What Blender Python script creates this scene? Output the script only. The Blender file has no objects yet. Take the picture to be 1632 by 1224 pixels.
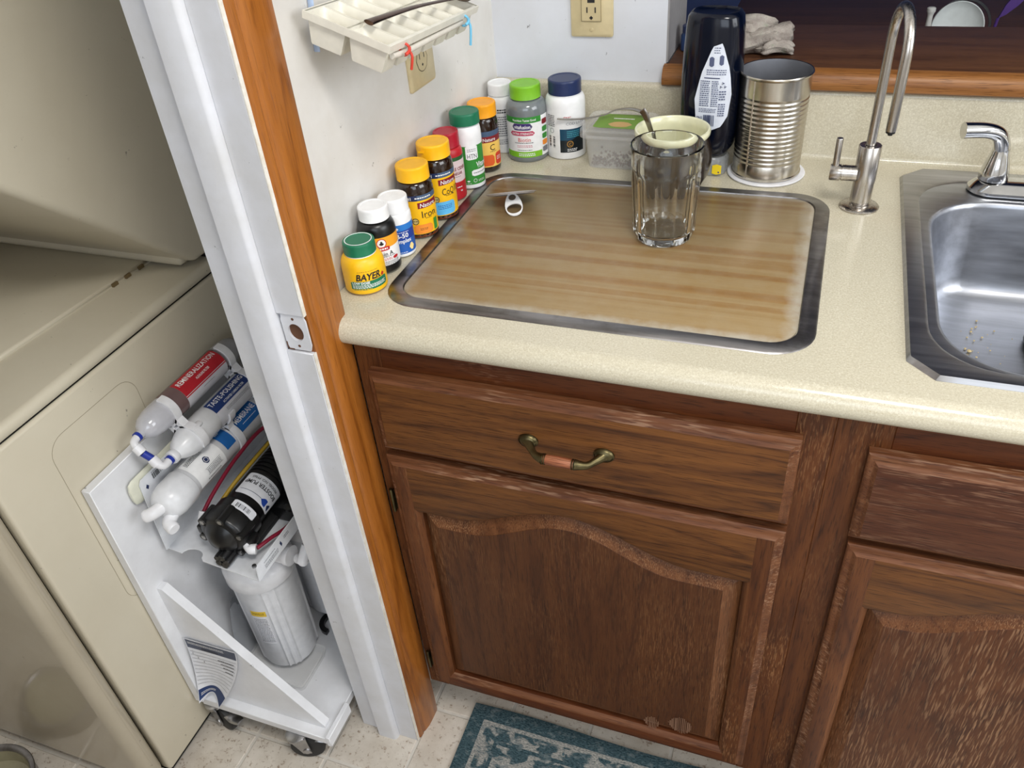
import bpy, bmesh, math, random
from mathutils import Vector, Matrix
PI = math.pi
random.seed(7)
scene = bpy.context.scene
COL = scene.collection

# ------------------------------------------------------------------ camera
cam_data = bpy.data.cameras.new('camera')
cam_data.sensor_width = 36.0
cam_data.lens = 1301.2 / 1632 * 36.0
cam_data.clip_start = 0.01
cam = bpy.data.objects.new('camera', cam_data)
COL.objects.link(cam)
CR = ((0.9398011216232245, 0.14777336820241463, -0.3081182945653237),
      (0.33370229624991454, -0.5910619503939153, 0.7343626817003137),
      (-0.07359775318081367, -0.7929746543532494, -0.6047929962227415))
cam.matrix_world = Matrix((
    (CR[0][0], -CR[0][1], -CR[0][2], 0.5475),
    (CR[1][0], -CR[1][1], -CR[1][2], -0.7243),
    (CR[2][0], -CR[2][1], -CR[2][2], 1.4587),
    (0, 0, 0, 1)))
scene.camera = cam

# ------------------------------------------------------------------ world, lights, exposure
world = bpy.data.worlds.new('world')
scene.world = world
world.use_nodes = True
world.node_tree.nodes['Background'].inputs[0].default_value = (0.75, 0.85, 1.0, 1)
world.node_tree.nodes['Background'].inputs[1].default_value = 1.0
vs = scene.view_settings
vs.view_transform = 'Standard'
vs.look = 'None'
vs.gamma = 1.0
vs.use_curve_mapping = False
vs.exposure = -0.12
scene.cycles.max_bounces = 14
scene.cycles.transparent_max_bounces = 16

def area(name, loc, target, sx, sy, power, col):
    d = bpy.data.lights.new(name, 'AREA')
    d.shape = 'RECTANGLE'; d.size = sx; d.size_y = sy; d.energy = power; d.color = col
    o = bpy.data.objects.new(name, d); COL.objects.link(o)
    o.location = loc
    v = Vector(target) - Vector(loc)
    o.rotation_euler = v.to_track_quat('-Z', 'Y').to_euler()
    return o
area('daylight_right_window', (2.32, -0.45, 1.75), (0.3, -0.2, 1.0), 1.3, 1.1, 29, (0.96, 0.98, 1.0))
area('daylight_front_window', (0.9, -2.3, 1.75), (0.3, 0.2, 0.9), 1.5, 1.1, 17, (0.84, 0.91, 1.0))
area('ceiling_lamp', (0.86, -0.7, 2.40), (0.86, -0.7, 0), 0.42, 0.42, 22, (1.0, 0.97, 0.93))

# ------------------------------------------------------------------ materials
def lin(c):
    c = c / 255.0
    return c / 12.92 if c <= 0.04045 else ((c + 0.055) / 1.055) ** 2.4
def rgb(r, g, b): return (lin(r), lin(g), lin(b), 1.0)
_mats = {}
def new_mat(name):
    m = bpy.data.materials.new(name); m.use_nodes = True
    nt = m.node_tree
    return m, nt, nt.nodes['Principled BSDF']
def node(nt, t, **kw):
    n = nt.nodes.new(t)
    for k, v in kw.items():
        if k.startswith('i_'):
            n.inputs[int(k[2:])].default_value = v
        else: setattr(n, k, v)
    return n
def ramp(nt, fac, stops):
    r = nt.nodes.new('ShaderNodeValToRGB')
    e = r.color_ramp.elements
    while len(e) < len(stops): e.new(0.5)
    for k, (p, c) in enumerate(stops):
        e[k].position = p; e[k].color = c
    nt.links.new(fac, r.inputs[0])
    return r.outputs[0]
def mixc(nt, fac, a, b, mode='MIX'):
    m = nt.nodes.new('ShaderNodeMix'); m.data_type = 'RGBA'; m.blend_type = mode
    for sock, v in ((m.inputs[0], fac), (m.inputs[6], a), (m.inputs[7], b)):
        if hasattr(v, 'is_linked') or isinstance(v, bpy.types.NodeSocket): nt.links.new(v, sock)
        else: sock.default_value = v
    return m.outputs[2]
def coords(nt, scale=(1, 1, 1), jitter=False, kind='Object', rot=(0, 0, 0)):
    tc = nt.nodes.new('ShaderNodeTexCoord')
    mp = nt.nodes.new('ShaderNodeMapping')
    mp.inputs['Scale'].default_value = scale
    mp.inputs['Rotation'].default_value = rot
    nt.links.new(tc.outputs[kind], mp.inputs['Vector'])
    if jitter:
        oi = nt.nodes.new('ShaderNodeObjectInfo')
        ml = nt.nodes.new('ShaderNodeMath'); ml.operation = 'MULTIPLY'; ml.inputs[1].default_value = 37.0
        nt.links.new(oi.outputs['Random'], ml.inputs[0])
        cb = nt.nodes.new('ShaderNodeCombineXYZ')
        for k in range(3): nt.links.new(ml.outputs[0], cb.inputs[k])
        nt.links.new(cb.outputs[0], mp.inputs['Location'])
    return mp.outputs[0]
def noise(nt, vec, scale, detail=3, rough=0.55, dist=0.0):
    n = nt.nodes.new('ShaderNodeTexNoise')
    n.inputs['Scale'].default_value = scale; n.inputs['Detail'].default_value = detail
    n.inputs['Roughness'].default_value = rough; n.inputs['Distortion'].default_value = dist
    nt.links.new(vec, n.inputs['Vector'])
    return n.outputs['Fac']
def bump(nt, p, h, strength=0.1, dist=0.001):
    b = nt.nodes.new('ShaderNodeBump')
    b.inputs['Strength'].default_value = strength; b.inputs['Distance'].default_value = dist
    nt.links.new(h, b.inputs['Height']); nt.links.new(b.outputs[0], p.inputs['Normal'])

def plain(col, rough=0.4, metal=0.0, spec=0.5, coat=0.0, sss=0.0):
    """one colour, with a faint mottling so that nothing is perfectly flat"""
    key = ('p', tuple(col), rough, metal, spec, coat, sss)
    if key in _mats: return _mats[key]
    m, nt, p = new_mat('surface')
    c = rgb(*col)
    n = noise(nt, coords(nt), 60, 2)
    a = tuple(min(1, x * 0.94) for x in c[:3]) + (1,)
    b = tuple(min(1, x * 1.05) for x in c[:3]) + (1,)
    nt.links.new(ramp(nt, n, [(0.3, a), (0.7, b)]), p.inputs['Base Color'])
    p.inputs['Roughness'].default_value = rough; p.inputs['Metallic'].default_value = metal
    p.inputs['Specular IOR Level'].default_value = spec
    p.inputs['Coat Weight'].default_value = coat; p.inputs['Coat Roughness'].default_value = 0.08
    _mats[key] = m
    return m

def paint(name, col, dirt, rough=0.45, scale=9.0, amount=0.5):
    m, nt, p = new_mat(name)
    v = coords(nt)
    n1 = noise(nt, v, scale, 5, 0.62)
    n2 = noise(nt, v, 70, 4, 0.7)
    base = ramp(nt, n1, [(0.35, rgb(*col)), (0.85, rgb(*dirt))])
    spots = ramp(nt, n2, [(0.69, (0, 0, 0, 1)), (0.76, (1, 1, 1, 1))])
    nt.links.new(mixc(nt, spots, base, rgb(*[int(c * 0.62) for c in dirt])), p.inputs['Base Color'])
    p.inputs['Roughness'].default_value = rough
    bump(nt, p, n1, 0.15, 0.002)
    return m
WALL = paint('wall_paint', (226, 224, 220), (208, 203, 195))
WALLB = paint('wall_paint_back', (216, 219, 226), (205, 206, 210))
JAMB = paint('jamb_paint', (212, 213, 218), (196, 195, 194), 0.33, 14)
JAMBWORN = paint('jamb_edge_paint', (240, 238, 232), (205, 190, 165), 0.35, 60)
CARTP = paint('cart_paint', (231, 232, 235), (210, 210, 212), 0.4, 12)
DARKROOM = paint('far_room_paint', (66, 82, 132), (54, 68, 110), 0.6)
CEIL = paint('ceiling_paint', (235, 233, 228), (225, 222, 215), 0.8)
ENAMEL = paint('beige_enamel', (202, 194, 174), (194, 185, 164), 0.28, 5)
ENAMEL2 = paint('beige_enamel_shiny', (178, 168, 148), (168, 158, 138), 0.10, 5)

def wood(name, axis, dark, mid, light, wear=0.0, wearcol=(150, 110, 85), rough=0.4, ring=7.0, across=16.0, pores=1.0, coat=0.0, fleck=(70, 620)):
    m, nt, p = new_mat(name)
    def sc(al, ac): return (al, ac, ac) if axis == 'X' else ((ac, al, ac) if axis == 'Y' else (ac, ac, al))
    v = coords(nt, sc(0.9, across * 0.55), True)
    n1 = noise(nt, v, 1.6, 3, 0.45, 0.5)
    # growth rings: repeated bands of a smooth field
    mul = nt.nodes.new('ShaderNodeMath'); mul.operation = 'MULTIPLY'; mul.inputs[1].default_value = ring * 2
    nt.links.new(n1, mul.inputs[0])
    sn = nt.nodes.new('ShaderNodeMath'); sn.operation = 'PINGPONG'; sn.inputs[1].default_value = 1.0
    nt.links.new(mul.outputs[0], sn.inputs[0])
    n2 = noise(nt, coords(nt, sc(34, 720), True), 1.0, 2, 0.5)
    n3 = noise(nt, coords(nt, sc(5, 110), True), 1.0, 3, 0.6)
    base = ramp(nt, sn.outputs[0], [(0.0, rgb(*dark)), (0.30, rgb(*mid)), (1.0, rgb(*light))])
    base = mixc(nt, 0.40, base, ramp(nt, n3, [(0.3, rgb(*dark)), (0.7, rgb(*light))]))
    pore = ramp(nt, n2, [(0.32, (0.50, 0.46, 0.42, 1)), (0.46, (1, 1, 1, 1))])
    base = mixc(nt, pores, base, mixc(nt, 1.0, base, pore, 'MULTIPLY'))
    if wear > 0:
        n4 = noise(nt, coords(nt, sc(4, 9), True), 1.0, 3, 0.6)
        n5 = noise(nt, coords(nt, sc(*fleck), True), 1.0, 2, 0.5)
        mu = nt.nodes.new('ShaderNodeMath'); mu.operation = 'MULTIPLY'
        nt.links.new(ramp(nt, n4, [(0.62 - wear * 0.32, (0, 0, 0, 1)), (0.80 - wear * 0.18, (1, 1, 1, 1))]), mu.inputs[0])
        nt.links.new(ramp(nt, n5, [(0.52, (0, 0, 0, 1)), (0.64, (.85, .85, .85, 1))]), mu.inputs[1])
        base = mixc(nt, mu.outputs[0], base, rgb(*wearcol))
    nt.links.new(base, p.inputs['Base Color'])
    p.inputs['Roughness'].default_value = rough
    p.inputs['Specular IOR Level'].default_value = 0.28
    p.inputs['Coat Weight'].default_value = coat; p.inputs['Coat Roughness'].default_value = 0.15
    bump(nt, p, n2, 0.25, 0.0005)
    return m
OAKX = wood('oak_along', 'X', (62, 33, 13), (98, 58, 25), (116, 72, 32), rough=0.5, wear=0.2, wearcol=(134, 96, 62), ring=10)
OAKZ = wood('oak_upright', 'Z', (62, 30, 12), (86, 46, 19), (102, 58, 26), rough=0.5, wear=0.4, wearcol=(144, 102, 66))
OAKP = wood('oak_panel', 'Z', (60, 31, 13), (76, 41, 18), (86, 49, 22), rough=0.5, wear=0.85, wearcol=(112, 74, 44), ring=5, fleck=(55, 1000))
OAKBEVLIT = wood('oak_panel_bevel_lit', 'Z', (78, 44, 22), (98, 58, 30), (112, 70, 40), rough=0.5, wear=0.8, wearcol=(150, 112, 80), fleck=(60, 800))  # worn oak, painted lighter for the light that the sloping bevels catch
OAKPW = wood('oak_panel_worn', 'Z', (60, 30, 12), (78, 41, 17), (90, 50, 22), rough=0.5, wear=0.95, wearcol=(148, 112, 82), ring=6, across=9, fleck=(34, 560))
OAKXD = wood('oak_drawer_worn', 'X', (56, 27, 15), (74, 38, 22), (88, 50, 29), rough=0.55, wear=0.75, wearcol=(142, 106, 82), ring=6, fleck=(40, 560))
OAKF = wood('oak_frame_along', 'X', (62, 28, 11), (84, 41, 16), (96, 50, 20), rough=0.48, wear=0.15)
OAKEDGEX = wood('oak_edge_along', 'X', (76, 41, 21), (98, 57, 31), (114, 72, 44), rough=0.55, wear=0.6, wearcol=(160, 126, 100), fleck=(30, 300))
OAKEDGEZ = wood('oak_edge_upright', 'Z', (76, 40, 18), (98, 56, 27), (114, 70, 37), rough=0.55, wear=0.4, wearcol=(148, 108, 76))
CASING = wood('stained_pine', 'Z', (118, 64, 20), (150, 88, 30), (170, 104, 42), rough=0.28, ring=4, across=22, pores=0.5, coat=0.4)
LEDGETOP = wood('dark_walnut', 'X', (72, 46, 32), (88, 58, 40), (102, 68, 46), rough=0.38, ring=5)
LEDGEEDGE = wood('ledge_edge_oak', 'X', (104, 62, 28), (136, 88, 46), (158, 108, 60), rough=0.35, ring=4)

def laminate():
    m, nt, p = new_mat('speckled_laminate')
    v = coords(nt)
    n1 = noise(nt, v, 420, 3, 0.7)
    n2 = noise(nt, v, 900, 2, 0.6)
    n3 = noise(nt, v, 3.0, 3, 0.6)
    base = ramp(nt, n1, [(0.36, rgb(191, 183, 161)), (0.55, rgb(204, 197, 175)), (0.72, rgb(218, 213, 195))])
    speck = ramp(nt, n2, [(0.30, (1, 1, 1, 1)), (0.37, (0, 0, 0, 1))])
    base = mixc(nt, speck, base, rgb(166, 150, 118))
    base = mixc(nt, ramp(nt, n3, [(0.45, (0, 0, 0, 1)), (0.85, (.35, .35, .35, 1))]), base, rgb(200, 191, 168))
    nt.links.new(base, p.inputs['Base Color'])
    p.inputs['Roughness'].default_value = 0.17
    bump(nt, p, n1, 0.03, 0.0004)
    return m
LAM = laminate()

def metal(name, col, rough, streak=None, var=0.08, dirt=None):
    m, nt, p = new_mat(name)
    v = coords(nt, streak or (40, 40, 40))
    n = noise(nt, v, 1.0, 3, 0.6)
    a = rgb(*[int(c * (1 - var * 1.5)) for c in col]); b = rgb(*[min(255, int(c * (1 + var))) for c in col])
    base = ramp(nt, n, [(0.3, a), (0.7, b)])
    if dirt:
        n4 = noise(nt, coords(nt), 22, 4, 0.65)
        base = mixc(nt, ramp(nt, n4, [(0.5, (0, 0, 0, 1)), (0.75, (.8, .8, .8, 1))]), base, rgb(*dirt))
    nt.links.new(base, p.inputs['Base Color'])
    p.inputs['Metallic'].default_value = 1.0
    r = nt.nodes.new('ShaderNodeMapRange'); r.inputs[3].default_value = rough * 0.8; r.inputs[4].default_value = rough * 1.25
    nt.links.new(n, r.inputs[0]); nt.links.new(r.outputs[0], p.inputs['Roughness'])
    bump(nt, p, n, 0.04, 0.0004)
    return m
STEEL = metal('sink_steel', (178, 178, 180), 0.34, (6, 120, 120), 0.06)
STEELIN = metal('sink_basin_steel', (178, 180, 187), 0.36, (8, 90, 60), 0.05)
RIM = metal('rim_steel', (150, 148, 148), 0.34, (8, 60, 60), 0.12, (104, 98, 94))
NICKEL = metal('brushed_nickel', (188, 183, 176), 0.26, (200, 200, 6), 0.06)
CHROME = metal('chrome', (214, 214, 214), 0.10, None, 0.03)
TIN = metal('tin_can', (198, 192, 180), 0.24, (60, 60, 6), 0.05)
TINDARK = plain((112, 114, 120), 0.5, metal=0.35)
BRASS = metal('aged_brass', (96, 88, 62), 0.36, None, 0.2)
ALU = plain((208, 208, 212), 0.38, metal=0.4)
ZINC = metal('zinc', (170, 170, 172), 0.3, None, 0.08)

def glass(name, col=(255, 255, 255), rough=0.0, ior=1.5):
    m, nt, p = new_mat(name)
    p.inputs['Base Color'].default_value = rgb(*col)
    p.inputs['Transmission Weight'].default_value = 1.0
    p.inputs['Roughness'].default_value = rough; p.inputs['IOR'].default_value = ior
    return m
GLASS = glass('clear_glass', (250, 252, 251))
def translucent(name, col, alpha, rough=0.3):
    m, nt, p = new_mat(name)
    n = noise(nt, coords(nt), 30, 2)
    a = rgb(*col); b = tuple(x * 0.92 for x in a[:3]) + (1,)
    nt.links.new(ramp(nt, n, [(0.3, a), (0.7, b)]), p.inputs['Base Color'])
    p.inputs['Alpha'].default_value = alpha; p.inputs['Roughness'].default_value = rough
    return m
FROST = translucent('frosted_plastic', (246, 246, 244), 0.22, 0.35)
FROST2 = translucent('clear_plastic_cap', (190, 194, 196), 0.45, 0.2)
SHEET = translucent('clear_film', (206, 210, 216), 0.5, 0.25)
WHITE = plain((236, 236, 238), 0.35)
BLACK = plain((16, 16, 17), 0.32)
RUBBER = plain((30, 30, 31), 0.6)
DARKGLASS = plain((30, 17, 10), 0.08, coat=0.6)
VOID = plain((14, 12, 10), 0.9)

def tile_mat():
    m, nt, p = new_mat('stone_look_vinyl')
    v = coords(nt, jitter=True)
    n1 = noise(nt, v, 14, 5, 0.65); n2 = noise(nt, v, 120, 4, 0.7)
    base = ramp(nt, n1, [(0.3, rgb(190, 180, 166)), (0.7, rgb(216, 208, 196))])
    sp = ramp(nt, n2, [(0.56, (0, 0, 0, 1)), (0.68, (1, 1, 1, 1))])
    base = mixc(nt, sp, base, rgb(146, 128, 110))
    nt.links.new(base, p.inputs['Base Color']); p.inputs['Roughness'].default_value = 0.4
    bump(nt, p, n2, 0.15, 0.001)
    return m
TILE = tile_mat()
GROUT = plain((206, 200, 190), 0.7)

def board_mat():
    m, nt, p = new_mat('butcher_block_print')
    # broad cross-wise strips of colour, each running along X
    v = coords(nt, (0.22, 27, 1))
    n0 = nt.nodes.new('ShaderNodeTexNoise'); n0.noise_dimensions = '3D'
    n0.inputs['Scale'].default_value = 1.0; n0.inputs['Detail'].default_value = 1.0
    nt.links.new(v, n0.inputs['Vector'])
    n1 = noise(nt, coords(nt, (2.2, 130, 1)), 1.0, 4, 0.6)
    n2 = noise(nt, coords(nt, (40, 40, 1)), 1.0, 5, 0.65)
    base = ramp(nt, n0.outputs['Fac'], [(0.38, rgb(126, 88, 44)), (0.43, rgb(137, 100, 52)), (0.455, rgb(144, 119, 78)), (0.56, rgb(150, 126, 87)), (0.585, rgb(138, 105, 60))])
    base = mixc(nt, 0.25, base, ramp(nt, n1, [(0.3, rgb(126, 94, 54)), (0.7, rgb(158, 133, 92))]))
    # hazy worn finish
    base = mixc(nt, ramp(nt, n2, [(0.35, (.05, .05, .05, 1)), (0.8, (.35, .35, .35, 1))]), base, rgb(160, 147, 120))
    # wiped pale border near the metal rim, by distance to the edge of the board
    tc = nt.nodes.new('ShaderNodeTexCoord'); sx = nt.nodes.new('ShaderNodeSeparateXYZ')
    nt.links.new(tc.outputs['Object'], sx.inputs[0])
    def edge(out, half, w):
        a = nt.nodes.new('ShaderNodeMath'); a.operation = 'ABSOLUTE'; nt.links.new(out, a.inputs[0])
        r = nt.nodes.new('ShaderNodeMapRange'); r.inputs[1].default_value = half - w; r.inputs[2].default_value = half
        nt.links.new(a.outputs[0], r.inputs[0]); return r.outputs[0]
    mx = nt.nodes.new('ShaderNodeMath'); mx.operation = 'MAXIMUM'
    nt.links.new(edge(sx.outputs[0], 0.252, 0.03), mx.inputs[0]); nt.links.new(edge(sx.outputs[1], 0.193, 0.022), mx.inputs[1])
    wob = nt.nodes.new('ShaderNodeMath'); wob.operation = 'MULTIPLY'; nt.links.new(mx.outputs[0], wob.inputs[0]); nt.links.new(n2, wob.inputs[1])
    base = mixc(nt, ramp(nt, wob.outputs[0], [(0.12, (0, 0, 0, 1)), (0.5, (.9, .9, .9, 1))]), base, rgb(172, 164, 148))
    nt.links.new(base, p.inputs['Base Color'])
    p.inputs['Roughness'].default_value = 0.34
    bump(nt, p, n2, 0.05, 0.0005)
    return m
BOARD = board_mat()

def mat_rug():
    m, nt, p = new_mat('woven_mat')
    tc = nt.nodes.new('ShaderNodeTexCoord'); sx = nt.nodes.new('ShaderNodeSeparateXYZ')
    nt.links.new(tc.outputs['Object'], sx.inputs[0])
    # object origin is the mat's rear left corner: x to the right, y negative towards the room
    def rng(out, a, b):
        r = nt.nodes.new('ShaderNodeMapRange'); r.inputs[1].default_value = a; r.inputs[2].default_value = b
        nt.links.new(out, r.inputs[0]); return r.outputs[0]
    neg = nt.nodes.new('ShaderNodeMath'); neg.operation = 'MULTIPLY'; neg.inputs[1].default_value = -1; nt.links.new(sx.outputs[1], neg.inputs[0])
    mn = nt.nodes.new('ShaderNodeMath'); mn.operation = 'MINIMUM'; nt.links.new(sx.outputs[0], mn.inputs[0]); nt.links.new(neg.outputs[0], mn.inputs[1])
    def band(a, b):
        w1 = nt.nodes.new('ShaderNodeMath'); w1.operation = 'GREATER_THAN'; w1.inputs[1].default_value = a; nt.links.new(mn.outputs[0], w1.inputs[0])
        w2 = nt.nodes.new('ShaderNodeMath'); w2.operation = 'LESS_THAN'; w2.inputs[1].default_value = b; nt.links.new(mn.outputs[0], w2.inputs[0])
        mu = nt.nodes.new('ShaderNodeMath'); mu.operation = 'MULTIPLY'; nt.links.new(w1.outputs[0], mu.inputs[0]); nt.links.new(w2.outputs[0], mu.inputs[1])
        return mu.outputs[0]
    n2 = noise(nt, coords(nt, (190, 420, 1)), 1.0, 2, 0.7)
    n3 = noise(nt, coords(nt, (34, 60, 1)), 1.0, 3, 0.8)
    ns = noise(nt, coords(nt, (34, 46, 1)), 1.0, 2, 0.5, 0.6)
    ad = nt.nodes.new('ShaderNodeMath'); ad.operation = 'MULTIPLY_ADD'; ad.inputs[1].default_value = 0.35
    nt.links.new(n2, ad.inputs[0]); nt.links.new(ns, ad.inputs[2])
    nm = ad.outputs[0]
    motif = ramp(nt, nm, [(0.655, (0, 0, 0, 1)), (0.70, (1, 1, 1, 1))])
    teal = ramp(nt, n2, [(0.32, rgb(30, 50, 58)), (0.68, rgb(84, 106, 112))])
    cream = ramp(nt, n2, [(0.32, rgb(92, 102, 104)), (0.62, rgb(178, 174, 166))])
    inner = mixc(nt, motif, cream, teal)
    col = mixc(nt, band(0.034, 9), teal, inner)
    col = mixc(nt, band(0.028, 0.036), col, cream)
    col = mixc(nt, band(0.062, 0.069), col, teal)
    col = mixc(nt, ramp(nt, n3, [(0.54, (0, 0, 0, 1)), (0.66, (.75, .75, .75, 1))]), col, rgb(116, 126, 128))
    nt.links.new(col, p.inputs['Base Color']); p.inputs['Roughness'].default_value = 0.95
    p.inputs['Specular IOR Level'].default_value = 0.1
    bump(nt, p, n2, 0.8, 0.004)
    return m
RUG = mat_rug()

# ------------------------------------------------------------------ mesh building
class MB:
    """collects shapes in world coordinates; build() links them as ONE mesh object"""
    def __init__(s): s.v = []; s.f = []; s.m = []
    def add(s, verts, faces, mi=0):
        o = len(s.v); s.v += [tuple(v) for v in verts]
        s.f += [tuple(o + i for i in f) for f in faces]; s.m += [mi] * len(faces)
        return s
    def box(s, x0, x1, y0, y1, z0, z1, mi=0, bev=0.0, seg=2):
        if bev > 0:
            bm = bmesh.new()
            bmesh.ops.create_cube(bm, size=1.0)
            for v in bm.verts:
                v.co = Vector(((x0 + x1) / 2 + v.co.x * (x1 - x0), (y0 + y1) / 2 + v.co.y * (y1 - y0), (z0 + z1) / 2 + v.co.z * (z1 - z0)))
            bmesh.ops.bevel(bm, geom=bm.edges[:], offset=bev, segments=seg, affect='EDGES', profile=0.5)
            s.bm(bm, mi); return s
        v = [(x0, y0, z0), (x1, y0, z0), (x1, y1, z0), (x0, y1, z0), (x0, y0, z1), (x1, y0, z1), (x1, y1, z1), (x0, y1, z1)]
        return s.add(v, [(3, 2, 1, 0), (4, 5, 6, 7), (0, 1, 5, 4), (1, 2, 6, 5), (2, 3, 7, 6), (3, 0, 4, 7)], mi)
    def bm(s, bm, mi=0):
        bm.verts.index_update()
        s.add([v.co[:] for v in bm.verts], [[v.index for v in f.verts] for f in bm.faces], mi); bm.free(); return s
    def loops(s, L, mi=0, close=True, cap0=False, cap1=False, wrap=False):
        """skin a list of equally long point loops"""
        n = len(L[0]); o = len(s.v)
        for l in L: s.v += [tuple(p) for p in l]
        R = len(L); fs = []
        for k in range(R if wrap else R - 1):
            a = o + k * n; b = o + ((k + 1) % R) * n
            for i in range(n if close else n - 1):
                j = (i + 1) % n
                fs.append((a + i, a + j, b + j, b + i))
        if cap0: fs.append(tuple(o + i for i in reversed(range(n))))
        if cap1: fs.append(tuple(o + (R - 1) * n + i for i in range(n)))
        s.f += fs; s.m += [mi] * len(fs); return s
    def lathe(s, c, prof, seg=32, mi=0, axis=(0, 0, 1), mod=None, cap0=True, cap1=True, a0=0.0):
        ax = Vector(axis).normalized(); c = Vector(c)
        u = ax.orthogonal().normalized() if abs(ax.z) < 0.999 else Vector((1, 0, 0)); w = ax.cross(u)
        L = []
        for r, h in prof:
            L.append([c + ax * h + (u * math.cos(a0 + 2 * PI * k / seg) + w * math.sin(a0 + 2 * PI * k / seg)) * (max(r, 1e-5) * (mod(k, h) if mod else 1)) for k in range(seg)])
        return s.loops(L, mi, True, cap0, cap1)
    def tube(s, path, r, seg=10, mi=0, cap=True, flat=1.0, up=None):
        path = [Vector(p) for p in path]; n = len(path)
        rs = r if isinstance(r, (list, tuple)) else [r] * n
        L = []; prev = None
        for k in range(n):
            t = (path[min(k + 1, n - 1)] - path[max(k - 1, 0)]).normalized()
            if prev is None: u = (Vector(up).cross(t) if up else t.orthogonal()).normalized()
            else: u = (prev - t * prev.dot(t)).normalized()
            prev = u; w = t.cross(u)
            L.append([path[k] + (u * math.cos(2 * PI * q / seg) + w * math.sin(2 * PI * q / seg) * flat) * rs[k] for q in range(seg)])
        return s.loops(L, mi, True, cap, cap)
    def prism(s, poly, axis, a, b, mi=0):
        """extrude a 2-D polygon: axis 'x' takes (y,z), 'y' takes (x,z), 'z' takes (x,y)"""
        f = {'x': lambda p, t: (t, p[0], p[1]), 'y': lambda p, t: (p[0], t, p[1]), 'z': lambda p, t: (p[0], p[1], t)}[axis]
        return s.loops([[f(p, a) for p in poly], [f(p, b) for p in poly]], mi, True, True, True)
    def grid(s, nu, nv, fn, mi=0):
        o = len(s.v)
        for i in range(nu + 1):
            for j in range(nv + 1): s.v.append(tuple(fn(i / nu, j / nv)))
        for i in range(nu):
            for j in range(nv):
                a = o + i * (nv + 1) + j
                s.f.append((a, a + nv + 1, a + nv + 2, a + 1)); s.m.append(mi)
        return s
    def build(s, name, mats, parent=None, smooth=40, loc=None, normals=True):
        me = bpy.data.meshes.new(name)
        org = Vector(loc) if loc is not None else (worldloc(parent) if parent else Vector((0, 0, 0)))
        me.from_pydata([tuple(Vector(v) - org) for v in s.v], [], s.f)
        if not isinstance(mats, (list, tuple)): mats = [mats]
        for m in mats: me.materials.append(m)
        me.polygons.foreach_set('material_index', s.m)
        if normals:
            bm = bmesh.new(); bm.from_mesh(me); bmesh.ops.recalc_face_normals(bm, faces=bm.faces[:]); bm.to_mesh(me); bm.free()
        if smooth:
            me.polygons.foreach_set('use_smooth', [True] * len(me.polygons))
            me.set_sharp_from_angle(angle=math.radians(smooth))
        me.update()
        o = bpy.data.objects.new(name, me); COL.objects.link(o)
        if parent: o.parent = parent
        if loc is not None: o.location = org - (worldloc(parent) if parent else Vector((0, 0, 0)))
        return o
def worldloc(o):
    v = Vector(o.location)
    while o.parent: o = o.parent; v += Vector(o.location)
    return v
def tag(o, label=None, cat=None, group=None, kind=None):
    if label: o['label'] = label
    if cat: o['category'] = cat
    if group: o['group'] = group
    if kind: o['kind'] = kind
    return o
def thing(name, loc, label, cat, group=None):
    o = bpy.data.objects.new(name, None); COL.objects.link(o)
    o.location = loc; o.empty_display_size = 0.02
    return tag(o, label, cat, group)
def structure(name, mb, mats, smooth=30, label=None, loc=None):
    return tag(mb.build(name, mats, None, smooth, loc), label, None, None, 'structure')
def arc(cx, cy, r, a0, a1, n):
    return [(cx + r * math.cos(math.radians(a0 + (a1 - a0) * k / n)), cy + r * math.sin(math.radians(a0 + (a1 - a0) * k / n))) for k in range(n + 1)]
def rrect(x0, x1, y0, y1, r, n=6):
    return arc(x1 - r, y1 - r, r, 0, 90, n) + arc(x0 + r, y1 - r, r, 90, 180, n) + arc(x0 + r, y0 + r, r, 180, 270, n) + arc(x1 - r, y0 + r, r, 270, 360, n)
def smoothpath(pts, n=8):
    P = [Vector(p) for p in pts]; out = []
    for k in range(len(P) - 1):
        p0, p1, p2, p3 = P[max(k - 1, 0)], P[k], P[k + 1], P[min(k + 2, len(P) - 1)]
        for q in range(n):
            t = q / n
            out.append(0.5 * ((2 * p1) + (p2 - p0) * t + (2 * p0 - 5 * p1 + 4 * p2 - p3) * t * t + (3 * p1 - p0 - 3 * p2 + p3) * t ** 3))
    return out + [P[-1]]

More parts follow.
